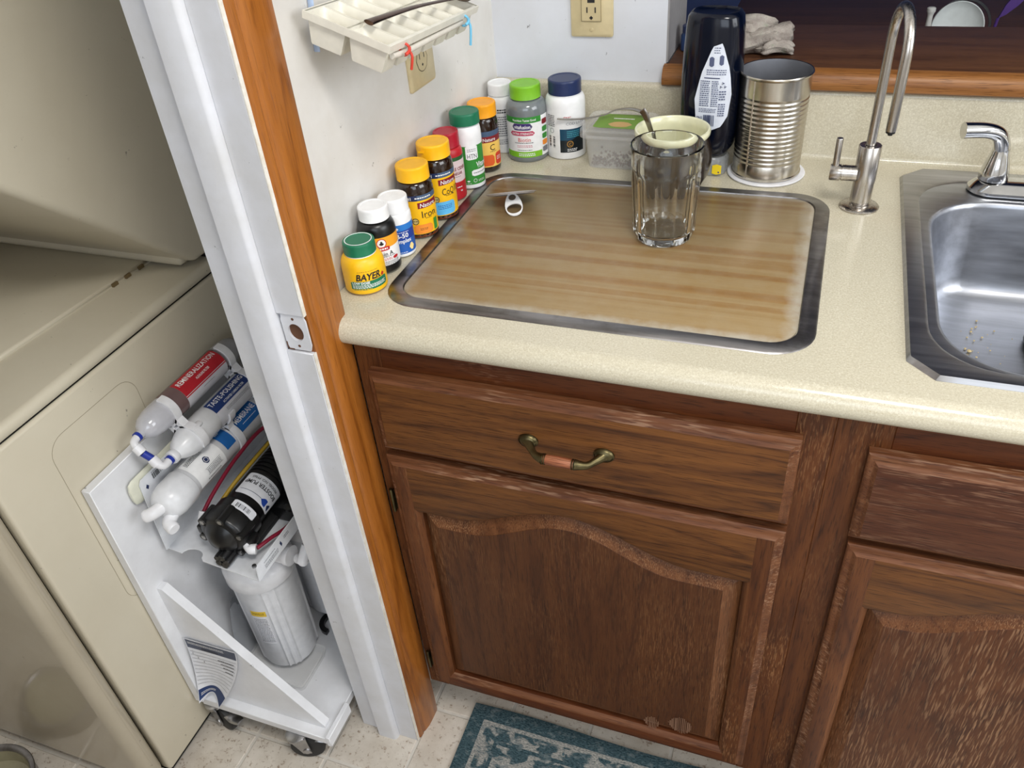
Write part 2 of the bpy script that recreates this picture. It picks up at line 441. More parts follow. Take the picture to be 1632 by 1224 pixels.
# ------------------------------------------------------------------ lettering and flat print
_glyphs = {}
def text_mesh(s, bold=0.0):
    key = (s, bold)
    if key in _glyphs: return _glyphs[key]
    cu = bpy.data.curves.new('text', 'FONT'); cu.body = s; cu.size = 1.0; cu.offset = bold; cu.resolution_u = 2
    ob = bpy.data.objects.new('text', cu)
    me = bpy.data.meshes.new_from_object(ob)
    bm = bmesh.new(); bm.from_mesh(me); bmesh.ops.triangulate(bm, faces=bm.faces[:])
    V = [(v.co.x, v.co.y) for v in bm.verts]; F = [[v.index for v in f.verts] for f in bm.faces]
    bm.free(); bpy.data.objects.remove(ob); bpy.data.curves.remove(cu); bpy.data.meshes.remove(me)
    xs = [p[0] for p in V] or [0]; ys = [p[1] for p in V] or [0]
    _glyphs[key] = (V, F, min(xs), max(xs), min(ys), max(ys))
    return _glyphs[key]
class Decal:
    """print laid on a surface; fn(u, v, lift) gives the point for arc length u and height v"""
    def __init__(s, fn, step=0.004): s.fn = fn; s.mb = MB(); s.mats = []; s.step = step; s.layer = 0; s.rows = 1; s.cut = 0.0028 if step < 0.005 else 9.0
    def mi(s, m):
        if m not in s.mats: s.mats.append(m)
        return s.mats.index(m)
    def lift(s): s.layer += 1; return 0.00012 + 0.00004 * s.layer
    def poly(s, pts, faces, m, lf): s.mb.add([s.fn(u, v, lf) for u, v in pts], faces, s.mi(m)); return s
    def rect(s, u0, u1, v0, v1, m):
        n = max(1, int(abs(u1 - u0) / s.step) + 1); lf = s.lift()
        pts = []; fs = []
        for k in range(n + 1):
            u = u0 + (u1 - u0) * k / n; pts += [(u, v0), (u, v1)]
        for k in range(n): fs.append((2 * k, 2 * k + 2, 2 * k + 3, 2 * k + 1))
        return s.poly(pts, fs, m, lf)
    def shape(s, pts, m):
        """convex outline, cut into upright strips so that it follows a curve"""
        lf = s.lift(); us = [p[0] for p in pts]; a, b = min(us), max(us)
        n = max(2, int((b - a) / s.step) + 1); cols = []
        for k in range(n + 1):
            u = a + (b - a) * min(max(k / n, 0.001), 0.999); vs_ = []
            for i in range(len(pts)):
                p, q = pts[i], pts[(i + 1) % len(pts)]
                if (p[0] - u) * (q[0] - u) <= 0 and abs(p[0] - q[0]) > 1e-9:
                    vs_.append(p[1] + (q[1] - p[1]) * (u - p[0]) / (q[0] - p[0]))
            if vs_: cols.append((u, min(vs_), max(vs_)))
        P = []; F = []; w = s.rows + 1
        for u, lo, hi in cols: P += [(u, lo + (hi - lo) * q / s.rows) for q in range(w)]
        for k in range(len(cols) - 1):
            for q in range(s.rows): F.append((w * k + q, w * (k + 1) + q, w * (k + 1) + q + 1, w * k + q + 1))
        return s.poly(P, F, m, lf)
    def rrect(s, u0, u1, v0, v1, r, m): return s.shape(rrect(u0, u1, v0, v1, r, 4), m)
    def disc(s, u, v, r, m, ry=None, n=20):
        ry = ry or r
        return s.shape([(u + r * math.cos(2 * PI * k / n), v + ry * math.sin(2 * PI * k / n)) for k in range(n)], m)
    def ring(s, u, v, r, w, m, n=24):
        lf = s.lift(); P = []; F = []
        for k in range(n):
            a = 2 * PI * k / n
            P += [(u + r * math.cos(a), v + r * math.sin(a)), (u + (r - w) * math.cos(a), v + (r - w) * math.sin(a))]
        for k in range(n): j = (k + 1) % n; F.append((2 * k, 2 * j, 2 * j + 1, 2 * k + 1))
        return s.poly(P, F, m, lf)
    def text(s, t, u, v, h, m, w=None, bold=0.012, shear=0.0, align='C', rot=0.0):
        V, F, x0, x1, y0, y1 = text_mesh(t, bold)
        k = h / 0.729; kx = k if w is None else w / (x1 - x0)
        off = {'C': (x0 + x1) / 2, 'L': x0, 'R': x1}[align]
        P = []
        for x, y in V:
            a, b = (x - off) * kx + shear * y * k, y * k - h / 2
            P.append((u + a * math.cos(rot) - b * math.sin(rot), v + a * math.sin(rot) + b * math.cos(rot)))
        # cut long triangles so that the letters follow a curved surface
        P = list(P); work = [tuple(f) for f in F]; F = []; memo = {}
        while work:
            f = work.pop(); e = [(math.dist(P[f[q]], P[f[(q + 1) % 3]]), q) for q in range(3)]
            L_, q = max(e)
            if L_ < s.cut or len(P) > 6000: F.append(f); continue
            a_, b_, c_ = f[q], f[(q + 1) % 3], f[(q + 2) % 3]; k_ = (min(a_, b_), max(a_, b_))
            if k_ not in memo:
                P.append(((P[a_][0] + P[b_][0]) / 2, (P[a_][1] + P[b_][1]) / 2)); memo[k_] = len(P) - 1
            mm = memo[k_]; work += [(a_, mm, c_), (mm, b_, c_)]
        return s.poly(P, F, m, s.lift() * 1.5 + 0.00005)
    def lines(s, u0, u1, v0, v1, n, m, fill=0.55, seed=1):
        """print too small to read: rows of word-long dashes"""
        rd = random.Random(seed); lf = s.lift(); P = []; F = []
        for k in range(n):
            vc = v1 - (v1 - v0) * (k + 0.5) / n; hh = (v1 - v0) / n * fill / 2; u = u0
            while u < u1 - 0.0008:
                w = min(rd.uniform(0.0012, 0.0034), u1 - u); o = len(P)
                P += [(u, vc - hh), (u + w, vc - hh), (u + w, vc + hh), (u, vc + hh)]; F.append((o, o + 1, o + 2, o + 3))
                u += w + 0.0008
        return s.poly(P, F, m, lf)
    def barcode(s, u0, u1, v0, v1, m, n=14, seed=3, across=False):
        rd = random.Random(seed); lf = s.lift(); P = []; F = []
        L = (v1 - v0) if across else (u1 - u0)
        for k in range(n):
            a = L * k / n; w = L / n * rd.choice((0.3, 0.5, 0.75)); o = len(P)
            if across: P += [(u0, v0 + a), (u1, v0 + a), (u1, v0 + a + w), (u0, v0 + a + w)]
            else: P += [(u0 + a, v0), (u0 + a + w, v0), (u0 + a + w, v1), (u0 + a, v1)]
            F.append((o, o + 1, o + 2, o + 3))
        return s.poly(P, F, m, lf)
    def build(s, name, parent): return s.mb.build(name, s.mats, parent, 40, None, False)
def on_cylinder(c, R, azim):
    cx, cy, cz = c
    def fn(u, v, lift):
        a = math.radians(azim) + u / R
        return (cx + (R + lift) * math.cos(a), cy + (R + lift) * math.sin(a), cz + v)
    return fn
def on_plane(o, eu, ev):
    o, eu, ev = Vector(o), Vector(eu).normalized(), Vector(ev).normalized(); n = eu.cross(ev)
    return lambda u, v, lift: o + eu * u + ev * v + n * lift
def on_axis_cylinder(c, R, axis, zero, sign=1):
    """cylinder lying along 'axis'; u runs round it from the direction 'zero', v along the axis"""
    c, ax, z0 = Vector(c), Vector(axis).normalized(), Vector(zero).normalized(); w = ax.cross(z0) * sign
    return lambda u, v, lift: c + ax * v + (z0 * math.cos(u / R) + w * math.sin(u / R)) * (R + lift)

# ================================================================== THE SETTING
def wx(y): return -0.0264 + (y - 0.05) * 0.0475        # kitchen face of the left wall (it is a little out of square)
# floor and its tiles
mb = MB().box(-1.9, 2.5, -2.5, 2.6, -0.06, -0.002)
floor = structure('floor', mb, GROUT, 0)
tile_mesh = None
P = 0.1524
for i in range(-8, 5):
    for j in range(-4, 3):
        if j > 1 and i > -2: continue
        x0, y0 = 0.003 + P * i, 0.024 + P * (j - 1)
        if tile_mesh is None:
            t = MB().box(x0 + 0.003, x0 + P - 0.003, y0 + 0.003, y0 + P - 0.003, -0.004, 0.0, 0, 0.0012, 1).build('tile', TILE, floor, 20, (x0, y0, 0))
            tile_mesh = t
        else:
            t = tile_mesh.copy(); COL.objects.link(t); t.parent = floor
            t.location = (x0, y0, 0)
# walls of the kitchen
mb = MB().prism([(-0.112, -0.030), (wx(-0.03), -0.030), (wx(0.645), 0.645), (-0.112, 0.645)], 'z', 0.0, 2.44)
mb.box(-0.112, -0.026, -0.90, -0.03, 2.06, 2.44).box(-0.112, -0.026, -2.4, -0.90, 0, 2.44)
structure('wall_left', mb, WALL, 0)
mb = MB().box(-0.112, 0.297, 0.639, 0.80, 0, 2.44).box(0.297, 1.95, 0.639, 0.80, 0, 1.0215)
mb.box(0.297, 1.95, 0.639, 0.80, 2.10, 2.44).box(1.95, 2.46, 0.639, 0.80, 0, 2.44)
structure('wall_back', mb, WALLB, 0)
# right wall with its window opening
mb = MB().box(2.40, 2.46, -2.4, -1.12, 0, 2.44).box(2.40, 2.46, 0.22, 0.80, 0, 2.44)
mb.box(2.40, 2.46, -1.12, 0.22, 0, 1.15).box(2.40, 2.46, -1.12, 0.22, 2.33, 2.44)
structure('wall_right', mb, WALL, 0)
def window_frame(name, boxes): 
    mb = MB()
    for b in boxes: mb.box(*b, 0, 0.004)
    structure(name, mb, plain((232, 232, 230), 0.4))
window_frame('window_1', [(2.38, 2.45, -1.16, -1.10, 1.11, 2.37), (2.38, 2.45, 0.20, 0.26, 1.11, 2.37), (2.38, 2.45, -1.10, 0.20, 1.11, 1.17), (2.38, 2.45, -1.10, 0.20, 2.31, 2.37), (2.40, 2.44, -0.47, -0.43, 1.17, 2.31)])
mb = MB().box(-0.112, 0.13, -2.46, -2.40, 0, 2.44).box(1.67, 2.46, -2.46, -2.40, 0, 2.44)
mb.box(0.13, 1.67, -2.46, -2.40, 0, 1.18).box(0.13, 1.67, -2.46, -2.40, 2.32, 2.44)
structure('wall_front', mb, WALL, 0)
window_frame('window_2', [(0.09, 0.15, -2.45, -2.38, 1.14, 2.36), (1.65, 1.71, -2.45, -2.38, 1.14, 2.36), (0.15, 1.65, -2.45, -2.38, 1.14, 1.20), (0.15, 1.65, -2.45, -2.38, 2.30, 2.36), (0.88, 0.92, -2.44, -2.40, 1.20, 2.30)])
structure('ceiling', MB().box(-1.3, 2.46, -2.46, 0.80, 2.44, 2.50), CEIL, 0)
# laundry closet shell
mb = MB().box(-1.30, -0.112, 0.50, 0.56, 0, 2.44)
structure('wall_closet_back', mb, WALL, 0)
mb = MB().box(-1.36, -1.30, -1.0, 0.56, 0, 2.44).box(-1.36, -0.112, -1.06, -1.0, 0, 2.44)
structure('wall_closet_left', mb, WALL, 0)
# dim room beyond the pass-through
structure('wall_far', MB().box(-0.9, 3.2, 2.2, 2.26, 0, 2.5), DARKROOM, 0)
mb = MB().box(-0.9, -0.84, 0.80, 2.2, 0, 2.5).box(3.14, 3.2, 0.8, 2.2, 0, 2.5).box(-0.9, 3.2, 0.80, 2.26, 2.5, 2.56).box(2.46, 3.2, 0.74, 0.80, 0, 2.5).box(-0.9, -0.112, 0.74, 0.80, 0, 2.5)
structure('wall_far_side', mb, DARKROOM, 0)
# thin sheet over the pass-through's left wall end, its shade painted in as grey
structure('jamb_shade', MB().box(0.297, 0.300, 0.6395, 0.80, 1.0535, 2.10), plain((150, 148, 148), 0.55), 0)
# the wooden ledge of the pass-through: top board and rounded front edge
led = structure('trim_3', MB().box(0.30, 1.948, 0.634, 0.882, 1.0225, 1.0525, 0, 0.003), LEDGETOP)
MB().prism([(0.6345, 1.0222), (0.619, 1.0222), (0.6135, 1.0260), (0.6115, 1.034), (0.6135, 1.042), (0.6175, 1.0485), (0.6240, 1.0525), (0.6345, 1.0531)], 'x', 0.296, 1.95).build('ledge_nosing', LEDGEEDGE, led)
# stained casing beside the cabinets
prof = [(-0.030, -0.041), (0.0035, -0.041), (0.006, -0.038), (0.0075, -0.030), (0.006, -0.0275), (0.0085, -0.024), (0.0115, -0.012), (0.0125, 0.004), (0.0125, 0.0215), (0.0115, 0.0248), (-0.030, 0.0248)]
structure('trim_1', MB().prism(prof, 'z', 0.0, 2.12), CASING, 30)
# white jamb: two boards, the stop between them, the mortise plate
jamb = structure('trim_2', MB().box(-0.114, 0.0028, -0.0405, -0.030, 0, 2.07), JAMB, 0)
MB().box(-0.036, 0.0028, -0.047, -0.0405, 0, 0.898, 0, 0.0012, 1).box(-0.036, 0.0028, -0.047, -0.0405, 0.952, 2.07, 0, 0.0012, 1).build('jamb_board', JAMB, jamb)
MB().box(-0.114, -0.072, -0.0462, -0.0405, 0, 2.07, 0, 0.0012, 1).build('jamb_board', JAMB, jamb)
mb = MB()
pr = [(-0.074, -0.040), (-0.074, -0.057), (-0.0725, -0.0585), (-0.041, -0.0585), (-0.0375, -0.0565), (-0.0355, -0.052), (-0.0355, -0.040)]
mb.prism(pr, 'z', 0, 2.07)
mb.build('door_stop', JAMB, jamb)
MB().box(0.0026, 0.0040, -0.0468, -0.0411, 0, 0.898).box(0.0026, 0.0040, -0.0468, -0.0411, 0.952, 2.07).build('worn_edge', JAMBWORN, jamb)
# mortised plate (a plate with a round hole, two screw holes)
hole = [(-0.0155 + 0.0105 * math.cos(2 * PI * k / 24), 0.926 + 0.0125 * math.sin(2 * PI * k / 24)) for k in range(24)]
outer = []
for k in range(24):
    a = 2 * PI * k / 24; c, s_ = math.cos(a), math.sin(a); q = min(0.0175 / max(abs(c), 1e-6), 0.0255 / max(abs(s_), 1e-6))
    outer.append((-0.0155 + c * q, 0.926 + s_ * q))
mb = MB().loops([[(x, -0.0425, z) for x, z in outer], [(x, -0.0448, z) for x, z in outer], [(x, -0.0448, z) for x, z in hole], [(x, -0.034, z) for x, z in hole]], 0)
mb.build('strike_plate', JAMB, jamb)
mb = MB().add([(x, -0.0412, z) for x, z in hole], [tuple(range(24))])
for zz in (0.9455, 0.9065): mb.lathe((-0.0155, -0.0448, zz), [(0.0019, -0.001), (0.0019, 0.0003)], 10, 0, (0, -1, 0))
mb.box(-0.0335, -0.0318, -0.0449, -0.044, 0.8995, 0.911).box(-0.0335, -0.024, -0.0449, -0.044, 0.8995, 0.9015)
mb.build('latch_hole', plain((96, 62, 40), 0.8), jamb)

# ================================================================== WORKTOP
nose = [(0.022, 0.876)] + [(0.0195 - 0.0195 * math.cos(math.radians(a)) , 0.895 + 0.019 * math.sin(math.radians(a))) for a in range(-80, 91, 10)]
splash = [(0.6166, 0.914)] + [(0.6166 + 0.008 * math.sin(math.radians(a)), 0.922 - 0.008 * math.cos(math.radians(a))) for a in range(15, 91, 15)] + [(0.6246, 1.010)] + arc(0.6306, 1.015, 0.006, 180, 90, 4) + [(0.6385, 1.0212), (0.6385, 0.876)]
mb = MB()
mb.prism(nose + splash, 'x', 0.0035, 0.700).prism(nose + splash, 'x', 1.285, 2.398)
mb.prism(nose + [(0.075, 0.914), (0.075, 0.876)], 'x', 0.700, 1.285)
mb.prism([(0.572, 0.876), (0.572, 0.914)] + splash, 'x', 0.700, 1.285)
mb.prism([(0.0218, 0.876), (0.0218, 0.914)] + splash, 'x', -0.0005, 0.0035)
mb.prism([(0.0218, 0.876), (0.0218, 0.914), (0.53, 0.914), (0.53, 0.876)], 'x', -0.0225, -0.0005)
ct = mb.build('countertop', LAM, None, 30)
tag(ct, 'speckled beige laminate countertop with rounded front edge and low backsplash', 'countertop')

# ================================================================== BASE CABINETS
def prism_m(mb, poly, axis, a, b, edge_mi, mi=0):
    n0 = len(mb.m); mb.prism(poly, axis, a, b, mi)
    for e, k in edge_mi.items(): mb.m[n0 + e] = k
def rect_loop(x0, x1, z0, z1, d, y): return [(x0 + d, y, z0 + d), (x1 - d, y, z0 + d), (x1 - d, y, z1 - d), (x0 + d, y, z1 - d)]
EDGE = [(0, 0.0245), (0, 0.0135), (0.0030, 0.0105), (0.0060, 0.0095), (0.0085, 0.0075), (0.0115, 0.005)]
def arch(x, c): 
    d = abs(x - c)
    return 0.588 + (0.053 * 0.5 * (1 + math.cos(PI * d / 0.180)) if d < 0.18 else 0)
def cathedral_door(cab, x0, x1, z0, z1, c, panel_mat, hinge_left=True, worn=False):
    mb = MB().loops([rect_loop(x0, x1, z0, z1, d, y) for d, y in EDGE], 0, True, True, False)
    door = mb.build('door', [OAKEDGEX], cab, 35)
    sw = 0.033; e = 0.0115
    for xa, xb, inner in ((x0 + e, x0 + sw, 1), (x1 - sw, x1 - e, -1)):
        xi = xb if inner > 0 else xa; xo = xa if inner > 0 else xb
        poly = [(xo, 0.024), (xo, 0.005), (xi, 0.005), (xi + inner * 0.003, 0.0065), (xi + inner * 0.008, 0.013), (xi + inner * 0.009, 0.024)]
        m2 = MB(); prism_m(m2, poly, 'z', z0 + e, z1 - e, {3: 1, 2: 1})
        m2.build('stile', [OAKZ, OAKEDGEZ], door, 30)
    m2 = MB(); zt = z0 + 0.030
    prism_m(m2, [(0.024, z0 + e), (0.005, z0 + e), (0.005, zt), (0.0065, zt + 0.003), (0.013, zt + 0.008), (0.024, zt + 0.009)], 'x', x0 + sw, x1 - sw, {2: 1, 3: 1})
    m2.build('rail', [OAKF, OAKEDGEX], door, 30)
    xs = [x0 + sw + (x1 - x0 - 2 * sw) * k / 56 for k in range(57)]
    m2 = MB()
    m2.loops([[(x, 0.024, arch(x, c) - 0.006), (x, 0.013, arch(x, c) - 0.006), (x, 0.0068, arch(x, c) - 0.001), (x, 0.005, arch(x, c) + 0.003), (x, 0.005, z1 - e), (x, 0.024, z1 - e)] for x in xs], 0, True, True, True)
    m2.build('rail', OAKX, door, 30)
    xa, xb = x0 + sw, x1 - sw
    def outline(d, y):
        pts = [(xa + d, y, zt + d), (xb - d, y, zt + d)]
        for k in range(57):
            x = xb - (xb - xa) * k / 56
            pts.append((c + (x - c) * ((xb - xa) / 2 - d) / ((xb - xa) / 2) if True else x, y, arch(x, c) - d))
        return pts
    n0 = MB()
    n0.loops([outline(-0.006, 0.0238), outline(-0.006, 0.0225), outline(0.008, 0.0215)], 0, True)
    n0.loops([outline(0.008, 0.0215), outline(0.012, 0.0185), outline(0.020, 0.0140), outline(0.031, 0.0098)], 1, True)
    n0.loops([outline(0.031, 0.0098), outline(0.0315, 0.0094)], 0, True, False, True)
    n0.build('raised_panel', [panel_mat, OAKBEVLIT], door, 25)
    return door
def slab_drawer(cab, x0, x1, z0, z1, face):
    mb = MB().loops([rect_loop(x0, x1, z0, z1, d, y) for d, y in EDGE], 1, True, True, False)
    mb.loops([rect_loop(x0, x1, z0, z1, 0.0115, 0.005), rect_loop(x0, x1, z0, z1, 0.0120, 0.0049)], 0, True, False, True)
    return mb.build('drawer', [face, OAKEDGEX], cab, 35)
def carcass(name, x0, x1, label, stiles, rails):
    cab = thing(name, (x0, 0.3, 0.0), label, 'cabinet', 'oak base cabinets under the counter')
    mb = MB().box(x0, x0 + 0.016, 0.045, 0.622, 0.10, 0.875).box(x1 - 0.016, x1, 0.045, 0.622, 0.10, 0.875).box(x0, x0 + 0.016, 0.098, 0.622, 0.0, 0.10).box(x1 - 0.016, x1, 0.098, 0.622, 0.0, 0.10).box(x0 + 0.016, x1 - 0.016, 0.045, 0.618, 0.10, 0.116).box(x0 + 0.016, x1 - 0.016, 0.618, 0.622, 0.116, 0.875)
    mb.build('carcass', plain((96, 58, 34), 0.6), cab, 0)
    MB().box(x0, x1, 0.085, 0.097, 0.0, 0.10).build('toe_kick', plain((150, 138, 122), 0.6), cab, 0)
    for a, b in stiles: MB().box(a, b, 0.025, 0.045, 0.10, 0.8755, 0, 0.0008, 1).build('face_stile', OAKZ, cab, 30)
    for a, b, z0, z1 in rails: MB().box(a, b, 0.0255, 0.0445, z0, z1, 0, 0.0008, 1).build('face_rail', OAKF, cab, 30)
    return cab
cabA = carcass('base_cabinet', 0.0128, 0.6130, 'dark oak base cabinet with one drawer above a single arched door, at the white jamb', [(0.0128, 0.050), (0.572, 0.6130)], [(0.050, 0.572, 0.826, 0.8755), (0.050, 0.572, 0.683, 0.705), (0.050, 0.572, 0.10, 0.138)])
doorA = cathedral_door(cabA, 0.034, 0.582, 0.130, 0.687, 0.300, OAKP)
drA = slab_drawer(cabA, 0.034, 0.581, 0.7005, 0.836, OAKX)
# pale scuffs low on the panel
dec = Decal(on_plane((0, 0.0093, 0), (1, 0, 0), (0, 0, 1)), 0.0022)
rd = random.Random(5)
SCUFF = plain((128, 94, 72), 0.6)
for cx, w, h, cz in ((0.432, 0.026, 0.030, 0.190), (0.478, 0.040, 0.040, 0.205)):
    for k in range(int(w / 0.0028)):
        u = cx - w / 2 + k * 0.0028; q = 1 - ((u - cx) / (w / 2)) ** 2
        dec.rect(u, u + rd.uniform(0.001, 0.0022), cz - h / 2 * q - rd.uniform(0, .004), cz + h / 2 * q + rd.uniform(0, .004), SCUFF)
dec.build('scuff', doorA)
for z0, z1 in ((0.566, 0.612), (0.160, 0.206)):
    mb = MB().lathe((0.0255, 0.0165, z0), [(0.0028, 0), (0.0034, 0.002), (0.0034, z1 - z0 - 0.002), (0.0028, z1 - z0)], 12).box(0.0265, 0.0335, 0.019, 0.0248, z0 + 0.003, z1 - 0.003)
    mb.build('hinge', BRASS, doorA)
# bail pull: two cast mounts and an oak grip
for cx, sx in ((0.2570, 1), (0.3560, -1)):
    mb = MB()
    cz = 0.7710 if sx > 0 else 0.7690
    disc = [(cx + 0.0135 * math.cos(2 * PI * k / 24), cz + 0.0105 * math.sin(2 * PI * k / 24)) for k in range(24)]
    mb.loops([[(cx + (x - cx) * q, y, cz + (z - cz) * q) for x, z in disc] for q, y in ((1, 0.0050), (1.0, 0.0025), (0.86, 0.0005), (0.84, 0.0012), (0.60, -0.0015), (0.3, -0.0025))], 0, True, False, True)
    p = smoothpath([(cx, 0.002, cz), (cx + sx * 0.008, -0.009, cz - 0.001), (cx + sx * 0.017, -0.018, cz - 0.002), (0.2850 if sx > 0 else 0.3250, -0.0215, 0.7685)], 6)
    n = len(p)
    mb.tube(p, [0.0075 - 0.0030 * math.sin(PI * k / (n - 1)) for k in range(n)], 14)
    ex = 0.2850 if sx > 0 else 0.3250
    for q in (0, 1): mb.lathe((ex + sx * (q * 0.0026 - 0.0012), -0.0215, 0.7685), [(0.0058, 0), (0.0072, 0.0005), (0.0072, 0.0014), (0.0058, 0.002)], 16, 0, (sx, 0, 0))
    mb.build('pull_mount', BRASS, drA)
MB().lathe((0.2855, -0.0215, 0.7685), [(0.0055, 0), (0.0066, 0.004), (0.0071, 0.0195), (0.0066, 0.035), (0.0055, 0.039)], 18, 0, (1, 0, 0)).build('pull_grip', wood('grip_oak', 'X', (96, 48, 26), (140, 78, 48), (176, 116, 86), rough=0.4, wear=0.5, wearcol=(205, 170, 150)), drA)
cabB = carcass('base_cabinet', 0.6130, 1.620, 'dark oak sink base cabinet with scuffed false drawer front and pale grained arched door', [(0.6130, 0.672), (1.105, 1.145), (1.58, 1.620)], [(0.672, 1.105, 0.826, 0.8755), (1.145, 1.58, 0.826, 0.8755), (0.672, 1.105, 0.683, 0.705), (0.672, 1.105, 0.10, 0.138)])
cathedral_door(cabB, 0.652, 1.122, 0.130, 0.689, 0.887, OAKPW, worn=True)
cathedral_door(cabB, 1.128, 1.598, 0.130, 0.689, 1.363, OAKPW, worn=True)
slab_drawer(cabB, 0.650, 1.122, 0.7005, 0.834, OAKXD)
slab_drawer(cabB, 1.128, 1.598, 0.7005, 0.834, OAKXD)

# ================================================================== INSET BOARD
bd = thing('cutting_board', (0.3075, 0.270, 0.914), 'wood-striped inset cutting board with hazy finish in a steel rim, in the counter', 'cutting board')
RL = [rrect(0.0365, 0.5785, 0.058, 0.482, 0.052, 8), rrect(0.0385, 0.5765, 0.060, 0.480, 0.050, 8), rrect(0.0560, 0.5590, 0.077, 0.463, 0.035, 8), rrect(0.0572, 0.5578, 0.0782, 0.4618, 0.034, 8)]
MB().loops([[(x, y, z) for x, y in l] for l, z in zip(RL, (0.9142, 0.9163, 0.9172, 0.9143))], 0, wrap=True).build('metal_rim', RIM, bd, 50)
bl = rrect(0.0580, 0.5570, 0.0790, 0.4610, 0.033, 8); bl2 = rrect(0.0588, 0.5562, 0.0798, 0.4602, 0.032, 8)
MB().loops([[(x, y, 0.9143) for x, y in bl], [(x, y, 0.9158) for x, y in bl], [(x, y, 0.9164) for x, y in bl2]], 0, True, True, True).build('board', BOARD, bd, 50)

# ================================================================== SINK
snk = thing('kitchen_sink', (0.99, 0.33, 0.914), 'stainless steel drop-in kitchen sink with clipped corners, a few crumbs in the bowl', 'sink')
outp = [(1.307, 0.079), (1.307, 0.568), (1.279, 0.598), (0.701, 0.598), (0.672, 0.568), (0.672, 0.079), (0.700, 0.050), (1.279, 0.050)]
def cast(poly, c, a, d=0.0):
    dx, dy = math.cos(a), math.sin(a); best = 1e9
    for k in range(len(poly)):
        (x1, y1), (x2, y2) = poly[k], poly[(k + 1) % len(poly)]
        den = dx * (y2 - y1) - dy * (x2 - x1)
        if abs(den) < 1e-12: continue
        t = ((x1 - c[0]) * (y2 - y1) - (y1 - c[1]) * (x2 - x1)) / den; u = ((x1 - c[0]) * dy - (y1 - c[1]) * dx) / den
        if t > 0 and -1e-9 <= u <= 1 + 1e-9: best = min(best, t)
    return c[0] + dx * best, c[1] + dy * best
sc = (0.99, 0.30); NA = 160
bas = [rrect(0.7085, 1.2715, 0.079, 0.494, r, 10) for r in (0.085,)][0]
angs = sorted([2 * PI * k / NA for k in range(NA)] + [math.atan2(y - sc[1], x - sc[0]) % (2 * PI) for x, y in outp])
def scaled(poly, d):
    cx, cy = 0.99, 0.3
    return [(x + (d if x < cx else -d), y + (d if y < cy else -d)) for x, y in poly]
def sl(poly, z): return [(*cast(poly, sc, a), z) for a in angs]
mb = MB()
groove = rrect(0.692, 1.288, 0.070, 0.560, 0.075, 10)
g2 = scaled(groove, 0.004)
mb.loops([sl(outp, 0.9142), sl(scaled(outp, 0.0035), 0.9195), sl(groove, 0.9195), sl(g2, 0.9172)], 0)
mb.build('deck', STEEL, snk, 35)
mb = MB()
deep = lambda d, r: rrect(0.7085 + d, 1.2715 - d, 0.079 + d, 0.494 - d * 0.6, r, 10)
mb.loops([sl(g2, 0.9172), sl(deep(-0.004, 0.088), 0.9168), sl(deep(0, 0.085), 0.9150), sl(deep(0.002, 0.083), 0.9090), sl(deep(0.012, 0.078), 0.84), sl(deep(0.015, 0.075), 0.804), sl(deep(0.020, 0.07), 0.789), sl(deep(0.032, 0.06), 0.779), sl(deep(0.058, 0.05), 0.775), sl(rrect(0.95, 1.03, 0.26, 0.34, 0.039, 10), 0.772)], 0, True, False, True)
mb.build('basin', STEELIN, snk, 60)
# drain stopper and crumbs
st = MB()
st.lathe((0.897, 0.362, 0.7765), [(0.044, 0), (0.046, 0.004), (0.044, 0.012), (0.030, 0.018), (0.028, 0.040), (0.020, 0.046), (0.006, 0.048)], 32)
tag(st.build('sink_stopper', BLACK, None, 40, (0.897, 0.362, 0.7765)), 'black rubber sink stopper on the floor of the steel bowl', 'stopper')
mb = MB(); rd = random.Random(11)
for k in range(46):
    x, y = rd.gauss(0.785, 0.022), rd.gauss(0.345, 0.04)
    r = rd.uniform(0.0006, 0.0017)
    if not (0.768 < x < 0.84 and 0.24 < y < 0.425): continue
    mb.lathe((x, y, 0.7755), [(r * .6, 0), (r, r * .7), (r * .5, r * 1.3)], 6)
mb.lathe((0.783, 0.325, 0.7755), [(.002, 0), (.0032, .002), (.0015, .0035)], 7)
tag(mb.build('crumbs', plain((196, 176, 130), 0.7), None, 30, (0.785, 0.345, 0.7755)), 'pale food crumbs scattered on the floor of the sink', 'crumbs', None, 'stuff')

# ================================================================== SINK FAUCET
fc = thing('sink_faucet', (0.89, 0.535, 0.9195), 'chrome two-handle faucet with a long base plate on the sink deck', 'faucet')
pl = rrect(0.760, 1.020, 0.506, 0.566, 0.0299, 8)
def insetp(poly, d): return [(x + (d if x < 0.89 else -d) * min(1, abs(x - 0.89) / 0.1), y + (d if y < 0.536 else -d) * min(1, abs(y - 0.536) / 0.02)) for x, y in poly]
MB().loops([[(x, y, 0.9197) for x, y in pl], [(x, y, 0.9245) for x, y in pl], [(x, y, 0.932) for x, y in insetp(pl, 0.007)], [(x, y, 0.936) for x, y in insetp(pl, 0.012)]], 0, True, True, True).build('base_plate', CHROME, fc, 40)
for hx, sx in ((0.790, -1), (0.990, 1)):
    mb = MB().lathe((hx, 0.535, 0.9362), [(0.0195, 0), (0.0198, 0.004), (0.0185, 0.012), (0.0150, 0.026), (0.0122, 0.036), (0.0112, 0.044)], 32)
    p = smoothpath([(hx, 0.535, 0.975), (hx - sx * -0.002, 0.533, 0.989), (hx + sx * 0.010, 0.530, 1.0015), (hx + sx * 0.028, 0.524, 1.008), (hx + sx * 0.056, 0.516, 1.0095)], 7)
    n = len(p)
    mb.tube(p, [0.0112 - 0.001 * math.sin(PI * k / (n - 1)) for k in range(n)], 18)
    mb.build('handle', CHROME, fc, 50)
